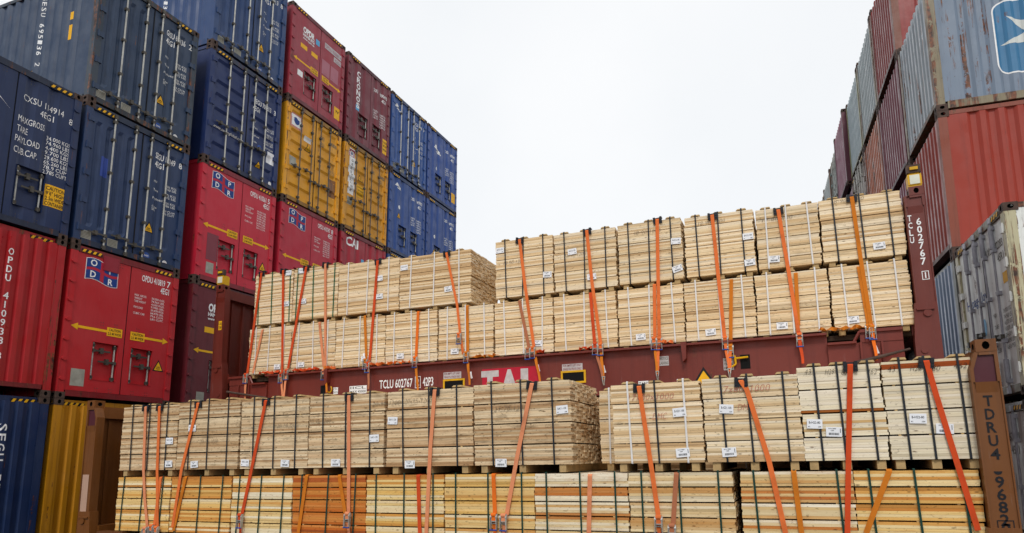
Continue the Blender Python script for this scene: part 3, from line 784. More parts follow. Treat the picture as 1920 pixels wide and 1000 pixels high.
mb = MB(); stick(mb, B.surf, rect_polys(.84 * W, .96 * W, .12 * B.H, .30 * B.H), 0, .003)
for k, s in enumerate(('CAUTION', "9'6\"", 'HIGH')): stick(mb, B.surf, text_polys(s, .9 * W, (.25 - k * .045) * B.H, .07, .24, align='c'), 1, .005)
mb.build('caution_sticker', [M_YELLOW, M_BLACK], B.root)
B = left(6, 4, 'blue container with lock rods on the top row beside the maroon one', '#2f5290', 'ribs', rust=.04, fade=.5)
ribs_marks(B, 'SEGU 161804', '3'); curl(B, .1, .86)
B = left(7, 4, 'blue corrugated container at the far top end with a white swirl logo', '#27488c', 'flushcorr', rust=.04, fade=.4)
curl(B, .2, .74, 1.5); small_marks(B, 'CXSU1149640')
mb = MB(); stick(mb, B.surf, rect_polys(.82 * W, .95 * W, .14 * B.H, .28 * B.H), 0, .003); mb.build('caution_sticker', [M_YELLOW], B.root)
mb = MB(); stick(mb, B.surf, disc_polys(.3 * W, .46 * B.H, .07), 0, .003); mb.build('round_sticker', [M_WHITE], B.root)

# right stack: ends face the aisle (-X); the row is turned by a couple of degrees
RT = math.radians(2.7); RP = Vector((2.69, 13.2)); RZ = [0.02, 2.68, 5.275, 7.87, 10.465]; RH = 2.591
RG = 'containers in the stack on the right'
def right(col, row, label, color, kind, out=0, **k):
    d = Vector((-math.sin(RT), math.cos(RT))); e = Vector((math.cos(RT), math.sin(RT)))
    p = RP + d * (col * 2.53 + W) - e * out                                # local x runs back toward the camera
    k.setdefault('H', RH)
    return container(label, RG, (p.x, p.y, RZ[row]), -math.pi / 2 + RT, color, kind, **k)
GREYB, RUSTP = '#6f7d8f', '#7b4c34'
B = right(0, 3, 'grey blue rust streaked container carrying a light blue square with white star', GREYB, 'end', rust=.62, sides='r', frame='#7d735c', fade=.3, endcol='#9ba5ad')
RB = B
# star sign painted on the long side that faces the camera
S = B.side
def star(t):
    y0, y1, z0, z1 = .98, 2.36, .5, 1.88; r_ = .2
    def rr(a0, a1, b0, b1, r):
        out = []
        for cx, cz, s0 in ((a1 - r, b0 + r, 270), (a1 - r, b1 - r, 0), (a0 + r, b1 - r, 90), (a0 + r, b0 + r, 180)):
            out += [(cx + r * math.cos(math.radians(s0 + q * 15)), cz + r * math.sin(math.radians(s0 + q * 15))) for q in range(7)]
        return [out]
    stick(t, S, rr(y0, y1, z0, z1, r_), 1, .003); stick(t, S, rr(y0 + .028, y1 - .028, z0 + .028, z1 - .028, r_ - .03), 0, .0045)
    cy_, cz_ = (y0 + y1) / 2, (z0 + z1) / 2
    for k in range(7):
        a = math.radians(90 + k * 360 / 7); R_ = .62; wd = math.radians(26)
        stick(t, S, [[(cy_, cz_), (cy_ + .22 * math.cos(a - wd), cz_ + .22 * math.sin(a - wd)), (cy_ + R_ * math.cos(a), cz_ + R_ * math.sin(a)), (cy_ + .22 * math.cos(a + wd), cz_ + .22 * math.sin(a + wd))]], 2, .006)
t = MB(); star(t); q = MB()
for f_, m_ in zip(t.f, t.m): q.poly([(W - p[1], p[0], p[2]) for p in [t.v[i] for i in f_]], m_)
q.build('star_sign', [paint('#336f98', .2), M_WHITE, paint('#c9ccc8', .1)], B.root)
B = right(0, 2, 'plain red container with rusty corner post under the grey blue one', '#8e2a17', 'end', rust=.12, sides='r', frame='#7d3a26', fade=.2)
patch(B, 'paint_patch', paint('#a0294a', .02), .02 + .04, .33, .45, .82, .003, 'crimson repainted area')
B = right(0, 1, 'blue grey container with narrow ribs behind the brown rack post', '#7787a0', 'end', rust=.1, frame='#6f7370')
B = right(-1, 1, 'dirty white refrigerated container with grey lock rods, upper of two', '#e2e4e0', 'flat', rust=.32, sides='r', dirt=.6, frame='#b9b291', fade=.2, barmat=plain('rod_grey_paint', '#a3a3ac', .5, 0, .3), hazard=True)
lettering(B, [T(B, 'Hapag-Lloyd', .12, .58, .15, 1.1), ], M_LOGOBLUE)
lettering(B, [T(B, 'HLXU 8702283', .56, .80, .11, .8), T(B, '45R1', .78, .73, .11, .25)], M_GREYTXT, 'number')
weights(B, .6, .45, [('MGW', '34.000 KG'), ('', '74.960 LB'), ('TARE', '4.570 KG'), ('', '10.070 LB'), ('PAYL', '29.430 KG'), ('', '64.890 LB'), ('CUBE', '68.0 M3')], h=.06, step=.085, mat=M_GREYTXT)
patch(B, 'yellow_label', M_YELLOW, .83, .95, .60, .66); patch(B, 'orange_label', M_PINK, .28, .36, .28, .36)
mb = MB(); stick(mb, B.surf, disc_polys(.42 * W, .43 * B.H, .13, rx=.1), 0, .003); mb.build('round_sticker', [M_SKYBLUE], B.root)
triangle_sign(B, .45, .16, .24)
B = right(-1, 0, 'grimy white refrigerated container at ground level beside the orange post', '#cfd0cb', 'flat', rust=.4, sides='r', dirt=.7, frame='#98968a', fade=.2, barmat=plain('rod_grey_paint', '#a3a3ac', .5, 0, .3))
lettering(B, [T(B, '675 1', .62, .80, .11, .4), T(B, '45R1', .64, .73, .11, .3)], M_GREYTXT)
for c_, r_ in ((0, 0), (1, 1), (2, 2)): right(c_, r_, 'ribbed container low in the right stack, hidden behind the timber and posts', '#5f6f7d', 'end', rust=.1)
right(1, 3, 'maroon ribbed container end next to the grey blue one', '#74303f', 'end', rust=.05, frame='#6a2c3c')
right(2, 3, 'rusty orange ribbed container end in the right stack', '#a8572f', 'end', rust=.7, frame='#8f4a2c')
right(3, 3, 'grubby grey brown refrigerated container doors beyond the rusty orange end', '#8c8078', 'flat', rust=.35, frame='#6e6058')
right(4, 3, 'purple ribbed container end just above the timber beyond the grey brown doors', '#7d4a63', 'end', rust=.05)
right(1, 2, 'dull maroon ribbed container end beside the plain red one', '#78344a', 'end', rust=.05)
right(1, 4, 'brick red container on the top right row with bare side above the grey blue one', '#862e2b', 'end', rust=.08, sides='r', frame='#74402f')
right(2, 4, 'pale grey rust streaked ribbed end beside the top brick red container', '#9aa5a8', 'end', rust=.4, frame='#8f8d78')
right(3, 4, 'pale grey ribbed end with greenish post, third along the top right row', '#98a7ac', 'end', rust=.25, frame='#86895f')
right(4, 4, 'mauve ribbed container end standing proud on the top right row', '#8a5266', 'end', out=.12, rust=.05, frame='#5f2c3c')
right(5, 4, 'grey green refrigerated doors beyond the mauve end on the top right row', '#7d8f8c', 'flat', rust=.25, frame='#676f68')
right(6, 4, 'plain light grey container end far along the top right row', '#9fa6a5', 'end', out=.05, rust=.1, frame='#80685a')
right(7, 4, 'small dark grey refrigerated doors far along the top right row', '#5f6f72', 'flat', rust=.2)
right(8, 4, 'grey container end with brown post near the far end of the top right row', '#979e9c', 'end', out=.1, rust=.1, frame='#6b4a3a')
right(9, 4, 'last tiny grey container end visible on the top right row', '#8a9496', 'end', rust=.1)

# ---------------------------------------------------------------- flat racks
RX0, RX1 = -10.37, 1.822; RL = RX1 - RX0
def flatrack(label, yf, zb, ht, beam, slope, steel, top, post_col, wt=.18, wm=.235, kn=.27, kz=.40):
    """local frame: x along the rack, y across (0 = side toward the camera), z up"""
    r = thing('flat_rack', label, 'flat rack', 'flat racks under the timber', (RX0, yf, zb), 0, -math.atan(slope))
    D = 2.438; MS = paint(steel, .12, .3, dirt=.5); MT = paint(top, .1, .3, dirt=.4); MP = paint(post_col, .25, .35, dirt=.5)
    for y0, s in ((0, 1), (D, -1)):
        b = MB(); a = sorted
        yy = lambda p, q: (min(y0 + s * p, y0 + s * q), max(y0 + s * p, y0 + s * q))
        x0, x1 = .42, RL - .42
        b.box(x0 + .9, x1 - .9, *yy(0, .2), beam - .03, beam)            # top flange
        b.box(x0 + .9, x1 - .9, *yy(.1, .12), .04, beam - .03)           # web
        b.box(x0, x1, *yy(0, .2), 0, .04)                                # bottom flange
        for e, m_ in ((x0, 1), (x1, -1)):                                # stepped ends with the lashing recess
            xa, xb = sorted((e, e + m_ * .9)); b.box(xa, xb, *yy(.06, .1), .04, beam - .16)
            xa, xb = sorted((e + m_ * .55, e + m_ * .9)); b.box(xa, xb, *yy(0, .2), beam - .17, beam - .14)
            xa, xb = sorted((e, e + m_ * .5)); b.box(xa, xb, *yy(.02, .2), beam - .03, beam + .01); b.box(xa, xb, *yy(.05, .08), beam - .16, beam - .03)
            b.tube((e + m_ * .5, y0 + s * .04, beam - .01), (e + m_ * .58, y0 + s * .04, beam - .15), .02, 6)
            for k in (.25, .5): b.box(e + m_ * k - .012, e + m_ * k + .012, *yy(.02, .06), .04, beam - .16)
        for k in range(1, 9):                                            # stiffeners and lashing lugs
            x = RL * k / 9
            b.box(x - .01, x + .01, *yy(.12, .2), .04, beam - .03)
        for k in (.22, .735):
            x = RL * k; b.hexa([(x, min(yy(-.02, .1)), beam - .27), (x + .05, min(yy(-.02, .1)), beam - .22), (x + .05, max(yy(-.02, .1)), beam - .22), (x, max(yy(-.02, .1)), beam - .27)],
                               [(x - .02, min(yy(-.02, .1)), beam + .015), (x + .06, min(yy(-.02, .1)), beam + .015), (x + .06, max(yy(-.02, .1)), beam + .015), (x - .02, max(yy(-.02, .1)), beam + .015)])
        b.build('side_beam', MS, r)
    b = MB(); b.box(.3, RL - .3, .2, D - .2, beam - .09, beam - .02); b.build('deck', plain('rack_deck_boards', '#4b3a2c', .85, 0, .3), r)
    b = MB()
    for k in range(12): b.box(RL * (k + .5) / 12 - .05, RL * (k + .5) / 12 + .05, .12, D - .12, .06, beam - .1)
    b.build('cross_member', MS, r)
    for e, m_ in ((0, 1), (RL, -1)):
        X = lambda q: e + m_ * q
        bx = lambda p, q: (min(X(p), X(q)), max(X(p), X(q)))
        zt = ht - .118
        w_ = MB()                                                        # end wall panel and its rails
        w_.box(*bx(.06, .1), .14, D - .14, .1, ht - .12)
        for k in range(7): w_.box(*bx(.1, .125), .3 + k * .3, .3 + k * .3 + .06, beam, ht - .3)
        w_.box(*bx(.03, .2), .14, D - .14, ht - .28, ht - .1); w_.box(*bx(.03, .3), .14, D - .14, beam - .1, beam + .08)
        wall = w_.build('end_wall', MP, r)
        for y0, s in ((0, 1), (D, -1)):
            yy = lambda p, q: (min(y0 + s * p, y0 + s * q), max(y0 + s * p, y0 + s * q))
            p = MB()
            zk = ht - kz                                                # top wedge, then the boxed post with a recessed face
            def pr(pts, a, c, m):
                pts = [(X(u), z) for u, z in pts]
                if m_ < 0: pts = pts[::-1]
                p.prism_y(pts, *yy(a, c), m)
            pr([(.0, zk), (wm - .01, zk), (wm - .01, ht - kn), (wt - .01, zt), (.0, zt)], .02, .14, 1)
            pr([(wm - .03, zk), (wm, zk), (wm, ht - kn), (wt, zt), (wt - .03, zt), (wm - .03, ht - kn - .01)], 0, .14, 0)
            pr([(.0, zk), (.03, zk), (.03, zt), (0, zt)], 0, .03, 0)
            pr([(.03, zt - .03), (wt - .03, zt - .03), (wt - .03, zt), (.03, zt)], 0, .03, 0)
            p.box(*bx(.002, wm - .002), *yy(.014, .138), beam + .3, zk, 0)         # post core (recessed face)
            p.box(*bx(0, .014), *yy(0, .014), beam + .3, zk, 0); p.box(*bx(wm - .014, wm), *yy(0, .14), beam + .3, zk, 0)
            p.hexa(*[[(X(u), y0 + s * v, z) for u, v, z in q] for q in ([(.03, .014, zk - .1), (wm - .03, .014, zk - .1), (wm - .03, .13, zk - .1), (.03, .13, zk - .1)], [(.03, .0, zk), (wm - .03, .0, zk), (wm - .03, .13, zk), (.03, .13, zk)])], 0)
            pr([(0, .118), (.30, .118), (.30, beam - .2), (wm + .02, beam + .3), (0, beam + .3)], 0, .15, 0)   # hinge foot
            p.tube((X(.12), y0 + s * -.02, beam + .16), (X(.12), y0 + s * .05, beam + .16), .05, 10, 0)
            p.box(*bx(.04, .24), *yy(-.025, .02), beam + .2, beam + .225, 0)
            p.tube((X(.2), y0 + s * -.015, beam - .32), (X(.2), y0 + s * .05, beam - .32), .045, 8, 0)
            p.build('corner_post', [MP, MT], wall)
            for z in (0, ht - .118):
                add_casting(wall, min(X(0), X(.17)), -.004 if s > 0 else D + .004 - .178, z, paint(post_col, .5, .2, dirt=.9))
    return r
R2Z, R2S = 2.76, .015
rack2 = flatrack('upper brown flat rack with tall posts carrying the rear timber load', 9.97, R2Z, 2.56, .69, R2S, '#6b2418', '#66251b', '#642216', wt=.2, wm=.235, kn=.12, kz=.27)
rack2.location.z = R2Z - R2S * 6
def rz2(x): return rack2.location.z + R2S * (x - RX0)
R1S = .0175
rack1 = flatrack('front flat rack with orange posts and maroon post tops', 7.525, .0, 2.76, .74, R1S, '#60350f', '#4a1420', '#6e3f12')
rack1.location.z = 0.0; rack1.location.x += .025
rack3 = flatrack('lower flat rack hidden behind the front timber load', 9.97, 0, 2.585, .69, R2S, '#6b2418', '#66251b', '#642216')
rack3.location.z = rack2.location.z - 2.59
# details on the rear rack (local x from its left end)
def rk(rack, yf, px, py):
    p = on_y(px, py, yf); x = p.x - RX0; s = R2S if rack in (rack2, rack3) else R1S
    return x, p.z - rack.location.z - s * x
class RackB: pass
def rack_marks(name, mats, fn, rack=rack2, y=.1):
    mb = MB(); fn(mb, Flat(y)); return mb.build(name, mats, rack)
def plate(px, py, w_, h_, lines=(), mats=(M_WHITE, M_LOGORED), name='notice_plate', th=.05):
    x, z = rk(rack2, 10.07, px, py)
    def fn(mb, S_):
        stick(mb, S_, rect_polys(x - w_ / 2, x + w_ / 2, z - h_ / 2, z + h_ / 2), 0, .004)
        for i, s_ in enumerate(lines):
            stick(mb, S_, text_polys(s_, x, z + h_ / 2 - (i + .8) * h_ / len(lines) * .97, h_ / len(lines) * .6, w_ * .9, align='c', bold=.01), 1, .006)
    return rack_marks(name, list(mats), fn)
x, z = rk(rack2, 10.07, 712, 729); x2, _ = rk(rack2, 10.07, 774, 722); x3, _ = rk(rack2, 10.07, 815, 722)
rack_marks('lettering', [M_WHITE], lambda mb, S_: (stick(mb, S_, text_polys('TCLU 602767', x, z, .14, x2 - x), 0), stick(mb, S_, text_polys('42P3', x2 + .2, z, .14, x3 - x2 - .22), 0),
           [stick(mb, S_, q_, 0) for q_ in (rect_polys(x2 + .05, x2 + .06, z - .03, z + .17), rect_polys(x2 + .15, x2 + .16, z - .03, z + .17), rect_polys(x2 + .06, x2 + .15, z - .03, z - .02), rect_polys(x2 + .06, x2 + .15, z + .16, z + .17))], stick(mb, S_, text_polys('2', x2 + .105, z + .01, .12, .05, align='c'), 0)))
xa, za = rk(rack2, 10.07, 905, 693); xb, _ = rk(rack2, 10.07, 1013, 688)
rack_marks('name_panel', [plain('crimson_panel', '#b3122f', .5, 0, .1), M_DIRTYWHITE], lambda mb, S_: (stick(mb, S_, rect_polys(xa, xb, za - .42, za), 0, .004),
           [stick(mb, S_, text_polys(ch, xa + (xb - xa) * u, za - .4, .34, .31, align='c', bold=.06), 1, .006) for ch, u in (('T', .14), ('A', .48), ('L', .83))]))
for px, py in ((849, 704), (1074, 689)):
    plate(px, py, .33, .11, ('FOR EMPTY LIFT ONLY', 'SINGLE FLATRACK ONLY'), (M_DIRTYWHITE, plain('dark_red_print', '#7c1f30', .6, 0, .1)))
for px, py in ((852, 722), (1076, 707)):                                   # fork pockets framed in yellow
    x, z = rk(rack2, 10.07, px, py); b = MB(); w_, h_ = .2, .1
    for q_ in ((x - w_, x + w_, z + h_ - .03, z + h_), (x - w_, x + w_, z - h_, z - h_ + .03), (x - w_, x - w_ + .03, z - h_ + .03, z + h_ - .03), (x + w_ - .03, x + w_, z - h_ + .03, z + h_ - .03)):
        b.box(q_[0], q_[1], .085, .1, q_[2], q_[3])
    b.box(x - w_ + .03, x + w_ - .03, .093, .0985, z - h_ + .03, z + h_ - .03, 1); b.build('fork_pocket', [M_ROPEYELLOW, M_HOLE], rack2)
plate(630, 733, .1, .12, ('CSC', 'DATA'), (M_WHITE, M_GREYTXT), 'data_plate'); plate(672, 731, .36, .14, ('IICL', 'MAX 45000'), (M_WHITE, M_GREYTXT), 'data_plate')
plate(1246, 677, .14, .14, ('NOTICE', 'LASHING'), (M_DIRTYWHITE, M_GREYTXT)); plate(1367, 683, .14, .17, ('NOTICE', 'STACKING', 'EMPTY'), (M_DIRTYWHITE, M_GREYTXT))
plate(1207, 721, .15, .1, ('TARE',), (M_WHITE, M_GREYTXT)); plate(1281, 717, .17, .1, ('PAYLOAD',), (M_WHITE, M_GREYTXT))
x, z = rk(rack2, 10.07, 1321, 722)
rack_marks('warning_sign', [M_YELLOW, M_BLACK], lambda mb, S_: (stick(mb, S_, [[(x - .2, z - .05), (x + .2, z - .05), (x, z + .26)]], 1, .003), stick(mb, S_, [[(x - .15, z - .025), (x + .15, z - .025), (x, z + .205)]], 0, .005)))
# post lettering
def post_text(rack, s_, x, z, h_, w_, step, mat, dx=0):
    mb = MB(); stick(mb, Flat(.014), stacked_polys(s_, x, z, h_, w_, step, bold=.02, dx=dx), 0, .004); return mb.build('lettering', mat, rack)
zt2 = 2.56
def pcol(rack, yf, s_, px, py, h_, w_, step, mat):
    x, z = rk(rack, yf + .014, px, py); post_text(rack, s_, x, z, h_, w_, step, mat)
pcol(rack2, 9.97, 'TCLU', 1710, 404, .078, .05, .1, M_WHITE); pcol(rack2, 9.97, '602767', 1727, 409, .088, .06, .108, M_WHITE)
def boxed(rack, yf, ch, px, py, w_, h_, mat, y=.014):
    x, z = rk(rack, yf + y, px, py); mb = MB(); t = .008
    for q_ in ((x - w_, x + w_, z - h_, z - h_ + t), (x - w_, x + w_, z + h_ - t, z + h_), (x - w_, x - w_ + t, z - h_ + t, z + h_ - t), (x + w_ - t, x + w_, z - h_ + t, z + h_ - t)): stick(mb, Flat(y), rect_polys(*q_), 0, .004)
    stick(mb, Flat(y), text_polys(ch, x, z - h_ * .65, h_ * 1.3, None if ch != '0' else w_ * 1.2, align='c'), 0, .004); mb.build('check_digit', mat, rack)
boxed(rack2, 9.97, '1', 1739, 516, .04, .058, M_WHITE)
pcol(rack1, 7.525, 'TDRU4', 1855, 742, .094, .075, .122, M_BLACK)
x, z = rk(rack1, 7.539, 1872, 884)
mb = MB(); stick(mb, Flat(.014), [[(x + .034 * math.cos(t_), z + .03 * math.sin(t_)) for t_ in [math.pi + q_ * math.pi / 6 for q_ in range(7)]]], 0, .004); mb.build('worn_digit', M_BLACK, rack1)
pcol(rack1, 7.525, '9682', 1874, 894, .094, .075, .112, M_BLACK)
boxed(rack1, 7.525, '0', 1886, 994, .065, .085, M_BLACK)
mb = MB(); stick(mb, Flat(.014), rect_polys(.02, .16, .95, 1.6), 0, .004); mb.build('faded_patch', paint('#b3907c', .3, .6, dirt=.6), rack1)
for m_, e in ((1, 0), (-1, RL)):                                           # lock block and reflector on top of the posts
    b = MB(); x0, x1 = sorted((e + m_ * .01, e + m_ * .165))
    b.box(x0, x1, .0, .16, zt2 + .0, zt2 + .17, 1); b.box(x0 + .015, x1 - .015, .01, .15, zt2 + .17, zt2 + .19, 1)
    b.box(x0 - .004, x1 + .004, -.008, .06, zt2 + .19, zt2 + .30, 0); b.box(x0 + .03, x1 - .03, -.03, .0, zt2 + .225, zt2 + .265, 1)
    b.box(x0 - .004, x1 + .004, -.008, -.002, zt2 + .02, zt2 + .165, 1); b.box(x0 + .02, x1 - .02, -.014, -.0085, zt2 + .03, zt2 + .155, 2)
    b.build('stacking_lock', [M_CAST, M_ROPEYELLOW, M_REFLECT], rack2)
mb = MB(); stick(mb, Flat(.03), rect_polys(.04, .15, zt2 - .33, zt2 - .17), 0, .004); mb.build('notice_plate', [M_REFLECT], rack2)
mb = MB(); stick(mb, Flat(.014), rect_polys(.1, .18, zt2 - .92, zt2 - .74), 0, .004); stick(mb, Flat(.014), text_polys('CAU', .14, zt2 - .82, .05, .07, align='c') + text_polys('TIP', .14, zt2 - .9, .05, .07, align='c'), 1, .006); mb.build('caution_sticker', [M_YELLOW, M_BLACK], rack2)
b = MB(); p0 = rk(rack2, 9.93, 1606, 681); p1 = rk(rack2, 9.93, 1708, 654); b.tube((p0[0], -.04, p0[1]), (p1[0], -.04, p1[1]), .03, 8, 0, .014); b.build('locking_bar', M_CAST, rack2)
b = MB(); p0 = rk(rack2, 9.93, 426, 735); p1 = rk(rack2, 9.93, 500, 746); b.tube((p0[0], -.04, p0[1]), (p1[0], -.04, p1[1]), .022, 8, 0, .016); b.build('locking_bar', M_CAST, rack2)
x, z = rk(rack2, 10.07, 1389, 675)                                         # yellow locking pin handle with its slot
b = MB(); b.box(x, x + .13, .095, .098, z - .13, z + .07, 1)
for p, q_ in (((x - .14, z + .06), (x - .07, z + .06)), ((x - .07, z + .06), (x - .06, z - .06)), ((x - .06, z - .06), (x - .12, z - .1)), ((x - .06, z + .02), (x + .11, z + .03))): b.tube((p[0], .06, p[1]), (q_[0], .06, q_[1]), .014, 6)
b.build('locking_pin', [M_ROPEYELLOW, M_HOLE], rack2)
x, z = rk(rack2, 10.07, 612, 731)
b = MB(); b.box(x - .12, x - .02, .095, .098, z - .1, z + .08, 1)
for k in range(7):
    a, c = math.radians(200 + k * 30), math.radians(230 + k * 30); b.tube((x + .1 + .05 * math.cos(a), .06, z + .0 + .06 * math.sin(a)), (x + .1 + .05 * math.cos(c), .06, z + .06 * math.sin(c)), .012, 6)
b.build('locking_pin', [M_ROPEYELLOW, M_HOLE], rack2)

# ---------------------------------------------------------------- timber packages
PKG = []
def darker(c, k): return tuple(x * k for x in c[:3]) + (1,)
def package(label, group, x0, x1, yf, zb, h, slope, pal, layers, band, bands=(.17, .5, .84), depth=1.15, bear=.075, course=.024, tilt=None, extra=None, ragged=.006, battens=True, seed=0):
    rn = random.Random(seed * 31 + 5); w_ = x1 - x0; gap = .015 if pal in PAL and (pal == 'orange' or pal[:3] == 'mix') else .015 if pal != 'pale' else .010
    r = thing('timber_package', label, 'timber package', group, (x0, yf, zb), 0, -math.atan(slope))
    mk = 'mixed' if pal == 'orange' or pal.startswith('mix') else pal
    tn = rn.uniform(.93, 1.03), rn.uniform(.97, 1.03)
    cols = [(a_ * tn[0], b_ * tn[0] * (1 + tn[1]) / 2, c_ * tn[0] * tn[1], 1) for a_, b_, c_, d_ in (lin(c) for c in PAL[pal])]
    mb = MB(); ny = max(4, round(depth / .098)); hb = h - bear; lh = hb / layers
    nx = 1
    for i in range(layers):
        za = bear + i * lh; n = max(2, round((lh - gap) / course)); ct = (lh - gap) / n
        lx = rn.uniform(-.008, .008); ly = rn.uniform(0, .008)
        for j in range(n):
            z0 = za + j * ct; z1 = z0 + ct - .0007
            base = darker(rn.choice(cols), .8 if rn.random() < (.14 if pal in ('raw', 'pale') else .05) else 1)
            for k in range(ny):
                c = rn.choice(cols) if k > 1 and (pal in ('raw', 'pale') or rn.random() < .35) else base
                if extra and (i, j) in extra: c = lin(extra[(i, j)])
                c = darker(c, rn.uniform(.93, 1.04))
                a = lx + rn.uniform(-ragged, ragged); e = w_ + lx + rn.uniform(-ragged, ragged) * 1.4
                y0 = .006 + ly + k * (depth / ny) + (rn.uniform(-.0025, .0025)); y1 = y0 + depth / ny - .002
                mb.box(a, e, y0, y1, z0, z1, 0, c, 1)
        if i:                                                             # sticker ends in the gap under this layer
            for u in (.15, .5, .85): o_ = rn.uniform(-.03, .03); mb.box(w_ * u - .012 + o_, w_ * u + .012 + o_, .02, depth * .98, za - gap + .001, za - .0005, 0, lin('#e0c48c'))
    body = mb.build('boards', [W_SIDE[mk], W_END[mk]], r)
    for u in (.1, .5, .9):
        b = MB(); c = min(max(u * w_, .06), w_ - .06); b.box(c - .04, c + .04, .03, depth - .02, 0, bear - .001); b.build('bearer', M_BEARER, r)
    if battens:
        for u in bands:
            b = MB(); c = u * w_; b.hexa([(c - .07, .005, h), (c + .07, .005, h), (c + .07, .6, h), (c - .07, .6, h)], [(c - .05, .015, h + .022), (c + .06, .012, h + .022), (c + .06, .6, h + .022), (c - .05, .6, h + .022)])
            b.build('top_batten', M_BEARER, r)
    bm = {'k': M_BANDBLACK, 'g': M_BANDGREEN, 'w': M_BANDWHITE, 'd': M_BANDDARKGREEN}
    for i, u in enumerate(bands):
        mm = bm[band[i] if len(band) > 1 else band]; t = (tilt[i] if tilt else rn.uniform(-.025, .025))
        xa, xb_ = u * w_, u * w_ + t; b = MB()
        tp = h + (.025 if battens else .004)
        pts = [(xb_, depth * .5, bear - .004), (xb_, .0, bear - .004), (xb_, -.004, bear + .01), (xa + (xb_ - xa) * .5, -.005, h * .5), (xa, -.003, tp - .006), (xa, .004, tp), (xa, .6, tp + .002)]
        b.ribbon(pts, (1, 0, 0), .020, .0025); b.build('band', mm, r)
    o = dict(root=r, x0=x0, x1=x1, yf=yf, zb=zb, h=h, sl=slope); PKG.append(o); return o
ORD = ['first', 'second', 'third', 'fourth', 'fifth', 'sixth', 'seventh', 'eighth', 'ninth', 'tenth', 'eleventh']
Y2, Y1 = 10.05, 7.62
base2 = lambda x: 3.435 + .015 * (x + 3)
mid2 = lambda x: 4.395 + .015 * (x + 3)
base1 = lambda x: .80 + .0175 * (x + 3.6)
mid1 = lambda x: 1.685 + .0175 * (x + 3.6)
G = 'timber packages on the flat racks'
for k in range(6):  # unseen load, added to darken the openings under the front packages
    package('unseen timber package on the lower rear rack, added to darken gaps in the load', 'unseen timber added on the lower rear rack', -9.6 + 1.86 * k, -7.78 + 1.86 * k, Y2, .8 + .028 * k, 1.75, .015, 'pale', 5, 'w', depth=2.2, seed=100 + k, course=.045, battens=False)
low2 = [(-9.56, -8.56), (-8.54, -7.57), (-7.55, -6.51), (-6.49, -5.48), (-5.45, -4.44), (-4.416, -3.414), (-3.386, -2.385), (-2.358, -1.381), (-1.355, -.39), (-.365, .57), (.597, 1.542)]
for i, (a, c) in enumerate(low2):
    lab = 'pale timber package with white bands, %s from left in the brown rack lower layer' % ORD[i]
    package(lab, G, a, c, Y2, base2(a), .953, .015, 'pale', 6 if i < 9 else 5, 'w', depth=2.3, seed=i + 1, course=.022)
up2 = [(-9.49, -8.587, 5.359, 'g', 'with green bands at the left end of the brown rack upper layer'), (-8.568, -7.558, 5.381, 'g', 'with green bands, second along the upper layer on the brown rack'),
       (-7.543, -6.262, 5.36, 'w', 'with white bands right of the green banded pair, upper layer'), (-6.243, -4.856, 5.35, 'w', 'with white bands whose board ends show against the sky'),
       (-4.401, -3.403, 5.419, 'k', 'with black bands just right of the upper layer gap, brown rack'), (-3.375, -2.369, 5.413, 'k', 'with black bands, second right of the gap in the upper layer'),
       (-2.332, -1.366, 5.434, 'k', 'with black bands and a crooked paper label, brown rack upper layer'), (-1.315, -.345, 5.42, 'k', 'with black bands left of the white banded one, upper right'),
       (-.311, .507, 5.40, 'w', 'with white bands near the right end of the brown rack upper layer'), (.536, 1.538, 5.42, 'k', 'with black bands at the upper right beside the brown post')]
for i, (a, c, zt, bd, d) in enumerate(up2):
    xm = (a + c) / 2
    package('pale timber package ' + d, G, a, c, Y2, mid2(a), zt - mid2(xm), .012, 'pale', 6, bd, bands=(.1, .45, .93) if i < 2 else (.17, .5, .84), depth=2.3 if i != 3 else 1.15, seed=20 + i, course=.026, bear=.07)
up1 = [(-9.683, -8.519, 2.66, 'k', 'raw'), (-8.501, -7.331, 2.70, 'k', 'raw'), (-7.293, -6.116, 2.70, 'k', 'raw'), (-6.10, -4.912, 2.71, 'k', 'raw'), (-4.864, -3.629, 2.735, 'k', 'raw'), (-3.615, -2.373, 2.776, 'k', 'raw'),
       (-1.883, -.90, 2.70, 'wkw', 'pale'), (-.875, .086, 2.73, 'k', 'pale'), (.096, .853, 2.81, 'k', 'white'), (.865, 1.626, 2.83, 'k', 'white')]
d1 = ['weathered timber package at the left end of the front rack upper layer', 'weathered timber package, second from left in the front rack upper layer', 'weathered timber package, third from left in the front rack upper layer',
      'weathered timber package, fourth from left in the front rack upper layer', 'weathered timber package with its label near the upper left corner, front rack', 'weathered timber package showing its stacked board ends beside the gap on the front rack',
      'pale timber package with white and black bands right of the gap on the front rack', 'pale timber package with red crayon marks beside the planed white boards',
      'planed white timber package with one brown course and marker numbers', 'planed white timber package with brown top board beside the right orange post']
for i, (a, c, zt, bd, pal) in enumerate(up1):
    xm = (a + c) / 2; ex = {}
    if i == 8: ex = {(2, 0): '#a9662e', (1, 5): '#d5b27d', (1, 2): '#cfae7c'}
    if i == 9: ex = {(3, 6): '#9c4c22', (3, 7): '#9c4c22'}
    package(d1[i], G, a, c, Y1, mid1(a), zt - mid1(xm), .0175, pal, 4, bd, bands=(.19, .5, .82) if i < 7 else (.1, .5, .93) if i == 6 else (.2, .48, .85), depth=1.18 if i == 5 else .6 if i == 6 else 2.3, bear=.09, seed=40 + i,
            course=.024, extra=ex, ragged=.008 if i == 5 else .006, tilt=[.02, .015, .01] if i < 8 else [.014, .01, .01])
low1 = [(-9.66, -8.567), (-8.546, -7.409), (-7.38, -6.337), (-6.319, -5.153), (-5.137, -4.018), (-4.003, -2.833), (-2.82, -1.725), (-1.713, -.613), (-.539, .521), (.53, 1.582)]
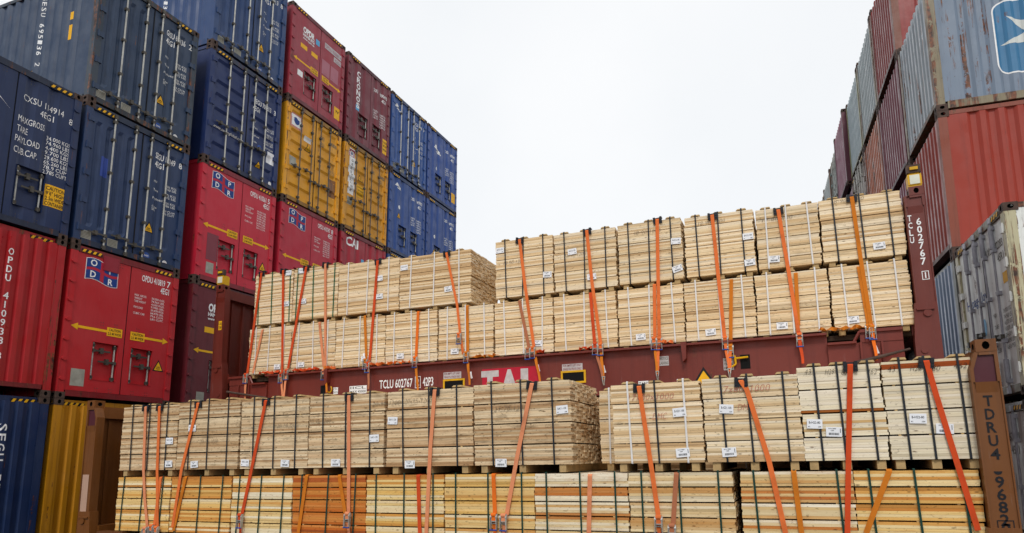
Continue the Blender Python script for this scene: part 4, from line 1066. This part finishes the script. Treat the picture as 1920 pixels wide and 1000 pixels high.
for i, (a, c) in enumerate(low1):
    pal = ('mixA', 'mixA', 'mixB', 'orange', 'mixC', 'mixB', 'mixE', 'mixD', 'mixE', 'mixF')[i]
    lab = ('deep orange timber package with dark green bands in the front rack lower layer' if i == 3 else 'striped timber package with dark green bands, %s from left in the front lower layer' % ORD[i])
    ex = {(4, 3): '#c98a46', (4, 4): '#c08040'} if i in (1, 4) else {(3, 5): '#bd7034', (3, 4): '#d08a48', (3, 2): '#c47a3c', (4, 3): '#efe6d2', (4, 4): '#efe6d2'} if i == 6 else {(3, 1): '#b9703a', (3, 3): '#c98448', (1, 2): '#c27c40', (2, 4): '#f0e8d4', (2, 5): '#f0e8d4'} if i == 8 else {}
    package(lab, G, a, c, Y1, base1(a), mid1(a) - base1(a), .0175, pal, 5, 'd', bands=(.13, .5, .87), depth=2.3, bear=.08, seed=60 + i, course=.027, extra=ex, battens=False, tilt=[-.03, -.03, -.03] if i < 4 else [.0, .0, 0] if i < 8 else [.02] * 3)
package('pale timber package set back in the gap with one white band near its edge', G, -2.2, -1.12, Y1 + .64, mid1(-2.2), .985, .0175, 'pale', 5, 'w', bands=(.12, .5, .85), depth=1.1, bear=.09, seed=80)
package('shaded timber package behind the one with stacked board ends in the gap', G, -3.6, -2.40, Y1 + 1.22, mid1(-3.6), .98, .0175, 'raw', 5, 'k', depth=1.1, bear=.09, seed=81)

# paper labels and handwriting
def find(px, py, Y):
    p = on_y(px, py, Y)
    for o in PKG:
        if abs(o['yf'] - Y) < .01 and o['x0'] - .03 <= p.x <= o['x1'] + .03:
            lx = p.x - o['x0']; lz = p.z - o['zb'] - o['sl'] * lx
            if -.02 <= lz <= o['h'] + .03: return o, lx, lz
    return None
def rotp(polys, cx, cz, a):
    ca, sa = math.cos(a), math.sin(a)
    return [[(cx + (x - cx) * ca - (z - cz) * sa, cz + (x - cx) * sa + (z - cz) * ca) for x, z in p] for p in polys]
def paper(px, py, Y, code=None, s=1.0, rot=None):
    f = find(px, py, Y)
    if not f: print('label misses', px, py); return
    o, x, z = f; a = math.radians(rot if rot is not None else rnd.uniform(-4, 4)); w_, h_ = .145 * s, .095 * s
    x = min(max(x, w_ / 2 + .01), o['x1'] - o['x0'] - w_ / 2 - .01)
    mb = MB(); S_ = Flat(0)
    stick(mb, S_, rotp(rect_polys(x - w_ / 2, x + w_ / 2, z - h_ / 2, z + h_ / 2), x, z, a), 0, .0065)
    ink = []
    if code:
        ink += text_polys(code, x, z + h_ * .02, h_ * .24, w_ * .72, align='c', bold=.012) + text_polys('41', x - w_ * .42, z - h_ * .38, h_ * .15) + text_polys('104', x + w_ * .22, z - h_ * .38, h_ * .15)
    else:
        bx = x - w_ * .32
        while bx < x + w_ * .3:
            bw = rnd.choice((.0016, .0028, .004)) * s; ink += rect_polys(bx, bx + bw, z - h_ * .34, z - h_ * .1); bx += bw + rnd.choice((.0015, .003)) * s
        ink += text_polys('SAWN TIMBER', x - w_ * .35, z + h_ * .28, h_ * .1, w_ * .5) + text_polys('1200', x - w_ * .2, z + h_ * .08, h_ * .12)
        ink += rect_polys(x + w_ * .38, x + w_ * .42, z - h_ * .1, z + h_ * .35)
    stick(mb, S_, rotp(ink, x, z, a), 1, .0075)
    mb.build('paper_label', [M_PAPER, M_INK], o['root'])
for px, py, c in ((542, 512, 'B-G21-80'), (567, 508, 'B-G21-80'), (537, 570, 0), (569, 565, 0), (712, 522, 'B-K14-100'), (712, 556, 0), (759, 502, 'B-K14-120'), (841, 542, 0), (938, 470, 'B-K12-120'), (1027, 515, 0), (1074, 472, 'B-K12-120'), (1110, 519, 0),
                  (1269, 452, 'B-K12-100'), (1405, 443, 'B-K12-100'), (1407, 492, 0), (1452, 486, 0), (1649, 461, 0),
                  (520, 688, 0), (565, 684, 0), (684, 673, 0), (751, 668, 0), (853, 659, 0), (1009, 644, 0), (1202, 632, 0), (1333, 623, 0), (1467, 611, 0), (1600, 600, 0)):
    paper(px, py, Y2, c)
paper(1279, 503, Y2, 0, 1, 14)
for px, py, c in ((319, 827, 'B-K11-120'), (317, 870, 0), (362, 803, 'B-K11-120'), (365, 871, 0), (460, 868, 'B-K11-120'), (535, 869, 0), (630, 868, 0), (703, 822, 'B-K11-120'), (738, 789, 'B-K11-120'), (769, 871, 0), (1056, 768, 'B-K11-120'), (940, 868, 0),
                  (1276, 773, 'B-G21-100'), (1281, 849, 0), (1364, 767, 'B-G21-100'), (1368, 848, 0), (1529, 795, 'B-H22-80'), (1565, 810, 0), (1723, 785, 'B-H22-80'), (1773, 804, 0)):
    paper(px, py, Y1, c, 1.0)
def hand(px, py, Y, s_, h_, w_, mat, rot=0):
    f = find(px, py, Y)
    if not f: print('hand misses', px, py); return
    o, x, z = f; mb = MB()
    stick(mb, Flat(0), text_polys(s_, x, z, h_, w_, rot=rot, bold=-.018, shear=.25), 0, .0045); mb.build('handwriting', mat, o['root'])
for px, s_, w_ in ((1511, '43', .06), (1550, 'H29', .08), (1580, '80', .05), (1628, '462', .09), (1667, '43', .065), (1710, 'H29', .09), (1750, '80', .07), (1791, '462', .11)):
    hand(px, 703 if px < 1660 else (698 if px < 1700 else 696 if px < 1780 else 692), Y1, s_, .055, w_, M_PENBLACK)
for px, py, s_, w_ in ((928, 772, '21-70-1200', .42), (700, 762, '20-95-1200', .42), (520, 803, '20-74-1200', .36), (375, 832, '20-74-1200', .34), (580, 795, '20-95-1200', .36), (760, 757, '20-95-1200', .4)): hand(px, py, Y1, s_, .06, w_, M_PENCIL)
for px, py, s_, w_ in ((1180, 752, '17x80x1000', .5), (1225, 787, 'DMC', .15), (1352, 737, '17x80x1000', .5), (1385, 770, 'DMC', .15)): hand(px, py, Y1, s_, .07, w_, M_REDPEN)
for px, py, s_, w_ in ((945, 497, '18-90-1200', .36), (1190, 441, '18-90-1000', .4), (1310, 423, '18-90-1000', .38), (1430, 417, '17-80-800', .4), (1560, 383, '18-90-1000', .4), (785, 491, '20-95-1200', .3), (1060, 473 + 10, '18-90-1200', .34)): hand(px, py, Y2, s_, .055, w_, M_PENCIL)

# ---------------------------------------------------------------- lashing straps
def ratchet(root, p, dirx, side=False):
    """steel ratchet with a wound drum; blue grip on its handle. p = centre, lies against the load"""
    q = MB(); x, y, z = p
    for s in (-1, 1):
        q.box(x + s * .034 - .003, x + s * .034 + .003, y - .055, y + .0, z - .07, z + .07); q.box(x + s * .046 - .003, x + s * .046 + .003, y - .07, y - .02, z - .15, z + .03)
        q.tube((x + s * .04 - .012, y - .035, z + .03), (x + s * .04 + .012, y - .035, z + .03), .03, 8)
    q.tube((x - .05, y - .03, z + .06), (x + .05, y - .03, z + .06), .008, 6); q.tube((x - .04, y - .02, z - .06), (x + .04, y - .02, z - .06), .008, 6)
    q.box(x - .04, x + .04, y - .05, y - .044, z - .0, z + .012); q.box(x - .04, x + .04, y - .05, y - .044, z - .035, z - .023)
    g = MB(); g.tube((x - .055, y - .062, z - .15), (x + .055, y - .062, z - .15), .011, 8)
    for t_ in (q, g): t_.v = [(x + (a - x) * .84, y + (b_ - y) * .84, z + (c - z) * .84) for a, b_, c in t_.v]
    o = q.build('ratchet', M_STEEL, root)
    g.build('handle_grip', M_GRIP, o)
    return o
def hook(root, p):
    q = MB(); x, y, z = p
    for s in (-1, 1):
        q.tube((x + s * .02, y, z + .07), (x + s * .012, y - .01, z), .007, 6)
        q.tube((x + s * .012, y - .01, z), (x + s * .005, y + .01, z - .05), .008, 6)
    q.tube((x, y + .01, z - .05), (x, y + .05, z - .045), .009, 6); q.tube((x - .025, y, z + .07), (x + .025, y, z + .07), .008, 6)
    return q.build('hook', M_STEEL, root)
def protector(label, x, yf, z, ang=0):
    """black plastic edge protector folded over the top front edge, strap channel in its middle"""
    q = MB(); hw = .066
    for s in (-1, 1):
        a, c = sorted((x + s * .034, x + s * hw))
        q.box(a, c, yf - .02, yf - .002, z - .085, z + .008); q.box(a, c, yf - .02, yf + .08, z + .0085, z + .02)
        for k in (.25, .65): q.box(a + .004, c - .004, yf - .026, yf - .02, z - .085 + k * .08, z - .085 + k * .08 + .014)
    q.box(x - .034, x + .034, yf - .008, yf - .002, z - .08, z + .004); q.box(x - .034, x + .034, yf - .008, yf + .1, z + .0045, z + .01)
    ta = rnd.uniform(-.16, .16); ca_, sa_ = math.cos(ta), math.sin(ta)
    q.v = [(x + (u - x) * ca_ - (t_ - z) * sa_, v_, z + (u - x) * sa_ + (t_ - z) * ca_ + .004) for u, v_, t_ in q.v]
    o = q.build('edge_protector', M_PROTECT); tag(o, label, 'edge protector', 'black edge protectors under the lashing straps'); return o
def strap(label, Yp, pts, col, top=None, back=2.2, ratch=None, end=None, end_y=None, wid=.05, prot=None, tagp=None, tailcol=None, off=.016, hk=True):
    """pts: picture points down the front of the load; the band then runs over the load's top edge to the back"""
    r = thing('ratchet_strap', label, 'lashing strap', 'orange lashing straps over the timber')
    P3 = [on_y(a, c, Yp - off) for a, c in pts]
    zt = P3[0].z if top is None else top
    path = [Vector((P3[0].x, Yp + back, zt + .004)), Vector((P3[0].x, Yp + .05, zt + .006)), Vector((P3[0].x, Yp - .002, zt + .002)), Vector((P3[0].x, Yp - off, zt - .016))]
    wd = [Vector((1, 0, 0))] * 4
    fine = []
    pp = [path[-1]] + P3[1:]
    for a, c in zip(pp[:-1], pp[1:]):
        for k in range(1, 7): fine.append(a.lerp(c, k / 6))
    path += fine; wd += [Vector((1, 0, 0))] * len(fine)
    q = MB(); q.ribbon(path, wd, wid, .0045); q.build('webbing', WEB[col], r)
    if end:
        e0 = P3[-1] + Vector((0, -.02, 0)); e = on_y(*end, end_y or Yp - off)
        q = MB(); pth = [e0.lerp(e, k / 6) + Vector((.004 * math.sin(k * 1.7), -.004, 0)) for k in range(7)]
        q.ribbon(pth, (1, 0, 0), [wid * (1.05 - .07 * k) for k in range(7)], .006); q.build('tail_webbing', WEB[tailcol or col], r)
        if hk: hook(r, e + Vector((0, -.01, -.03)))
    if ratch:
        c = on_y(*ratch, Yp - off - .012); ratchet(r, c, None)
        q = MB(); q.tube((c.x - .03, c.y - .03, c.z + .045), (c.x + .03, c.y - .03, c.z + .045), .026, 10); q.box(c.x - .028, c.x + .028, c.y - .043, c.y - .037, c.z - .02, c.z + .045)
        q.build('wound_webbing', WEB[col], r)
    if tagp:
        c = on_y(*tagp, Yp - off - .04); q = MB(); q.ribbon([c + Vector((0, 0, .05)), c + Vector((.012, -.012, 0)), c + Vector((.03, -.006, -.06))], (1, 0, 0), .035, .0015); q.build('strap_tag', M_TAG, r)
    if prot: protector(prot, P3[0].x, Yp, zt)
    return r
BY = 9.945
L2 = 'over both layers on the brown rack'
strap('scarlet long strap at the left end of the load on the brown rack', Y2, [(490, 511), (463, 704)], 'scarlet', ratch=(463, 707), end=(459, 757), end_y=BY, tailcol='salmon', prot='black edge protector at the left corner of the upper brown rack load', hk=False)
strap('scarlet long strap hanging straight over the first green banded package', Y2, [(531, 506), (529, 701)], 'scarlet', ratch=(529, 706), end=(530, 752), end_y=BY, tailcol='salmon', prot='black edge protector on the first green banded package, beside its paper label', hk=False)
strap('scarlet long strap slanting down left from the second green banded package', Y2, [(574, 500), (540, 691)], 'scarlet', ratch=(539, 700), end=(531, 752), end_y=BY, tailcol='salmon', prot='black edge protector left on the second green banded package', hk=False)
strap('faded salmon long strap over the second green banded package', Y2, [(610, 494), (610, 687)], 'salmon', ratch=(609, 700), end=(613, 736), end_y=BY, tailcol='amber', prot='black edge protector right on the second green banded package', hk=False)
strap('orange long strap with dark stains over the third upper package', Y2, [(708, 488), (700, 590), (693, 676)], 'scarlet', ratch=(691, 686), end=(691, 730), end_y=BY, tailcol='brown', prot='black edge protector on the third upper package of the brown rack', hk=False)
strap('slack orange strap tapering over the package with its board ends in view', Y2, [(837, 473), (857, 572), (862, 620), (868, 662)], 'orange', wid=.042, ratch=(862, 632), end=(878, 668), prot='black edge protector on the package with its board ends in view', hk=False)
strap('orange long strap on the first package right of the gap', Y2, [(974, 448), (984, 533), (1001, 650)], 'orange', ratch=(1000, 658), end=(1013, 716), end_y=BY, tailcol='amber', tagp=(1008, 690), prot='black edge protector on the first package right of the gap', hk=False)
strap('orange long strap on the second package right of the gap', Y2, [(1100, 431), (1110, 530), (1126, 643)], 'orange', ratch=(1127, 652), end=(1132, 712), end_y=BY, tailcol='amber', tagp=(1131, 692), prot='black edge protector on the second package right of the gap')
strap('orange long strap on the package with the crooked paper label', Y2, [(1232, 410), (1236, 633)], 'orange', ratch=(1237, 641), end=(1233, 702), end_y=BY, tailcol='orange', prot='black edge protector on the package with the crooked paper label')
strap('orange long strap on the package left of the white banded one', Y2, [(1335, 402), (1346, 510), (1358, 627)], 'orange', ratch=(1360, 640), end=(1368, 697), end_y=BY, tailcol='orange', prot='black edge protector on the package left of the white banded one')
strap('orange long strap over the white banded package near the brown post', Y2, [(1459, 392), (1478, 505), (1497, 622)], 'orange', ratch=(1499, 634), end=(1506, 682), end_y=BY, tailcol='scarlet', prot='black edge protector on the white banded package near the brown post', hk=False)
strap('amber long strap over the last package beside the brown post', Y2, [(1597, 368), (1613, 480), (1633, 608)], 'amber', ratch=(1635, 620), end=(1644, 676), end_y=BY, tailcol='bright', tagp=(1641, 655), prot='black edge protector on the last package beside the brown post', hk=False)
SH = dict(off=.01, back=.4, hk=False)
strap('pale salmon short strap at the left end of the lower layer on the brown rack', Y2, [(492, 618), (474, 700)], 'salmon', wid=.045, **SH)
strap('pale salmon short strap joining the faded salmon long strap at its ratchet', Y2, [(599, 604), (607, 688)], 'salmon', **SH)
strap('amber short strap on the third lower package of the brown rack', Y2, [(684, 592), (687, 673)], 'amber', ratch=(687, 680), tagp=(682, 668), **SH)
strap('orange short strap standing alone on the fourth lower package of the brown rack', Y2, [(784, 584), (780, 671)], 'bright', ratch=(780, 676), end=(784, 735), end_y=BY, tailcol='amber', **SH)
strap('amber short strap on the fifth lower package under the board ends', Y2, [(876, 573), (877, 661)], 'amber', ratch=(876, 667), end=(881, 722), end_y=BY, tailcol='amber', tagp=(882, 703), **SH)
strap('brownish short strap slanting on the sixth lower package of the brown rack', Y2, [(974, 564), (992, 653)], 'brown', ratch=(991, 660), **SH)
strap('dark orange short strap behind the long one on the seventh lower package', Y2, [(1107, 549), (1115, 644)], 'scarlet', ratch=(1117, 651), end=(1130, 706), end_y=BY, tailcol='brown', **SH)
strap('orange short strap close beside the long one on the eighth lower package', Y2, [(1227, 533), (1228, 632)], 'orange', ratch=(1227, 641), end=(1232, 700), end_y=BY, tailcol='amber', **SH)
strap('amber short strap on the ninth lower package above the yellow locking pin', Y2, [(1371, 524), (1370, 643)], 'amber', ratch=(1370, 655), end=(1368, 697), end_y=BY, tailcol='orange', **SH)
strap('dark amber short strap on the tenth lower package of the brown rack', Y2, [(1492, 512), (1497, 610)], 'amber', **SH)
strap('dark amber short strap beside the last long strap near the brown post', Y2, [(1610, 500), (1629, 610)], 'amber', ratch=(1628, 618), **SH)
FY = 7.505
strap('salmon long strap at the left end of the front load', Y1, [(273, 762), (269, 881), (271, 935), (276, 989)], 'salmon', prot='black edge protector at the left end of the front load', ratch=(275, 996), **{})
strap('bright orange long strap right of the first on the leftmost front package', Y1, [(299, 761), (294.5, 881), (295, 987)], 'orange', prot='black edge protector near the right edge of the leftmost front package', ratch=(296, 995))
strap('orange long strap slanting left from the second front package', Y1, [(371, 755), (340, 881), (323, 989)], 'orange', prot='black edge protector on the second front package')
strap('scarlet long strap slanting left from the third front package to a ratchet', Y1, [(498, 750), (482, 830), (454, 963)], 'scarlet', ratch=(453, 972), end=(450, 1010), prot='black edge protector on the third front package', hk=False)
strap('salmon long strap hanging straight over the fourth front package', Y1, [(654, 741), (653.5, 965)], 'salmon', ratch=(654, 970), end=(655, 1010), prot='black edge protector on the fourth front package', hk=False)
strap('faded orange long strap on the fifth front package', Y1, [(815, 730), (807, 838), (799, 1000)], 'salmon', prot='black edge protector on the fifth front package')
strap('faded orange long strap on the package with stacked board ends', Y1, [(997, 718), (968, 865), (950, 965)], 'salmon', ratch=(946, 974), end=(943, 1010), prot='tilted black edge protector on the package with stacked board ends', hk=False)
strap('orange long strap on the pale package right of the gap on the front rack', Y1, [(1198, 723), (1222, 881), (1234, 965)], 'orange', ratch=(1236, 978), end=(1237, 1012), prot='black edge protector on the pale front package right of the gap', hk=False)
strap('orange long strap slanting over the package with red crayon marks', Y1, [(1389, 712), (1400, 730), (1442, 865), (1473, 1000)], 'orange', prot='black edge protector on the package with red crayon marks')
strap('scarlet long strap hanging straight over the white package with a brown course', Y1, [(1594, 682), (1591, 860), (1589, 1000)], 'scarlet', prot='black edge protector on the white package with a brown course')
strap('scarlet long strap slanting right over the white package beside the orange post', Y1, [(1737, 675), (1755, 740), (1834, 995)], 'scarlet', prot='black edge protector on the white package beside the orange post')
strap('orange short strap on the leftmost striped package between the long straps', Y1, [(301, 895), (289, 987)], 'orange', ratch=(287, 992), **SH)
strap('amber short strap on the second striped package', Y1, [(348, 894), (325, 995)], 'amber', **SH)
strap('amber short strap slanting left on the deep orange package', Y1, [(575, 891), (559, 1000)], 'amber', **SH)
strap('amber short strap slanting right on the deep orange package', Y1, [(636, 891), (647, 962)], 'amber', **SH)
strap('red orange short strap on the fifth striped package', Y1, [(784, 891), (787, 1000)], 'scarlet', **SH)
strap('bright orange short strap on the sixth striped package', Y1, [(925, 889), (928, 965)], 'bright', ratch=(928, 973), end=(928, 1012), **SH)
strap('pale brown short strap on the seventh striped package', Y1, [(1106, 890), (1104, 1000)], 'salmon', **SH)
strap('brown short strap on the eighth striped package', Y1, [(1268, 887), (1262, 985)], 'brown', ratch=(1261, 994), **SH)
strap('amber short strap on the ninth striped package', Y1, [(1488, 883), (1503, 1000)], 'amber', **SH)
strap('amber short strap slanting left on the tenth striped package', Y1, [(1667, 881), (1624, 1000)], 'amber', **SH)
# loose strap ends lying on the rack edge
def loose(label, px0, px1, py, col, seed):
    rn = random.Random(seed); a = on_y(px0, py, 10.02); c = on_y(px1, py, 10.02); z = lambda x: rz2(x) + .69
    n = max(8, int((c.x - a.x) / .03)); pts = []; wd = []
    for k in range(n + 1):
        x = a.x + (c.x - a.x) * k / n; pts.append(Vector((x, 10.0 + .05 * math.sin(k * 1.3 + seed) + rn.uniform(-.01, .01), z(x) + .03 + .025 * abs(math.sin(k * .9 + seed)))))
        wd.append(Vector((.3 * math.sin(k + seed), math.cos(k * .7 + seed), .8 * math.sin(k * .7 + seed) + .3)))
    q = MB(); q.ribbon(pts, wd, .05, .004); o = q.build('loose_strap_end', WEB[col]); tag(o, label, 'strap end', 'loose strap ends on the rack edge')
loose('crumpled orange strap end on the rack edge under the first green banded package', 484, 522, 706, 'scarlet', 1)
loose('crumpled orange strap end on the rack edge left of the faded salmon strap', 548, 597, 700, 'scarlet', 2)
loose('short orange strap end right of the faded salmon strap', 613, 628, 698, 'orange', 3)
loose('curled orange strap end beside the stained long strap', 697, 716, 686, 'orange', 4)
loose('flat amber strap end on the rack edge left of the lone short strap', 718, 772, 682, 'bright', 5)
loose('amber strap end on the rack edge left of the red name panel', 885, 935, 671, 'amber', 6)
loose('orange strap end on the rack edge just right of the first strap past the gap', 1004, 1022, 662, 'scarlet', 7)
loose('crumpled orange strap end left of the second strap past the gap', 1085, 1112, 655, 'scarlet', 8)
loose('orange strap end beside the blue handled ratchet under the crooked label', 1240, 1262, 646, 'orange', 9)
loose('long amber strap end trailing along the rack edge near the brown post', 1535, 1630, 628, 'amber', 10)

# ---------------------------------------------------------------- ground
g = MB(); g.box(-400, 400, -200, 700, -.3, 0)
m, nt, b = new_mat('yard_asphalt'); v = coords(nt)
nt.links.new(ramp(nt, noise(nt, v, .6, 8, .7), .3, .7, (.035, .035, .036, 1), (.075, .073, .07, 1)), b.inputs['Base Color']); b.inputs['Roughness'].default_value = .85
o = g.build('ground', m); o['kind'] = 'structure'
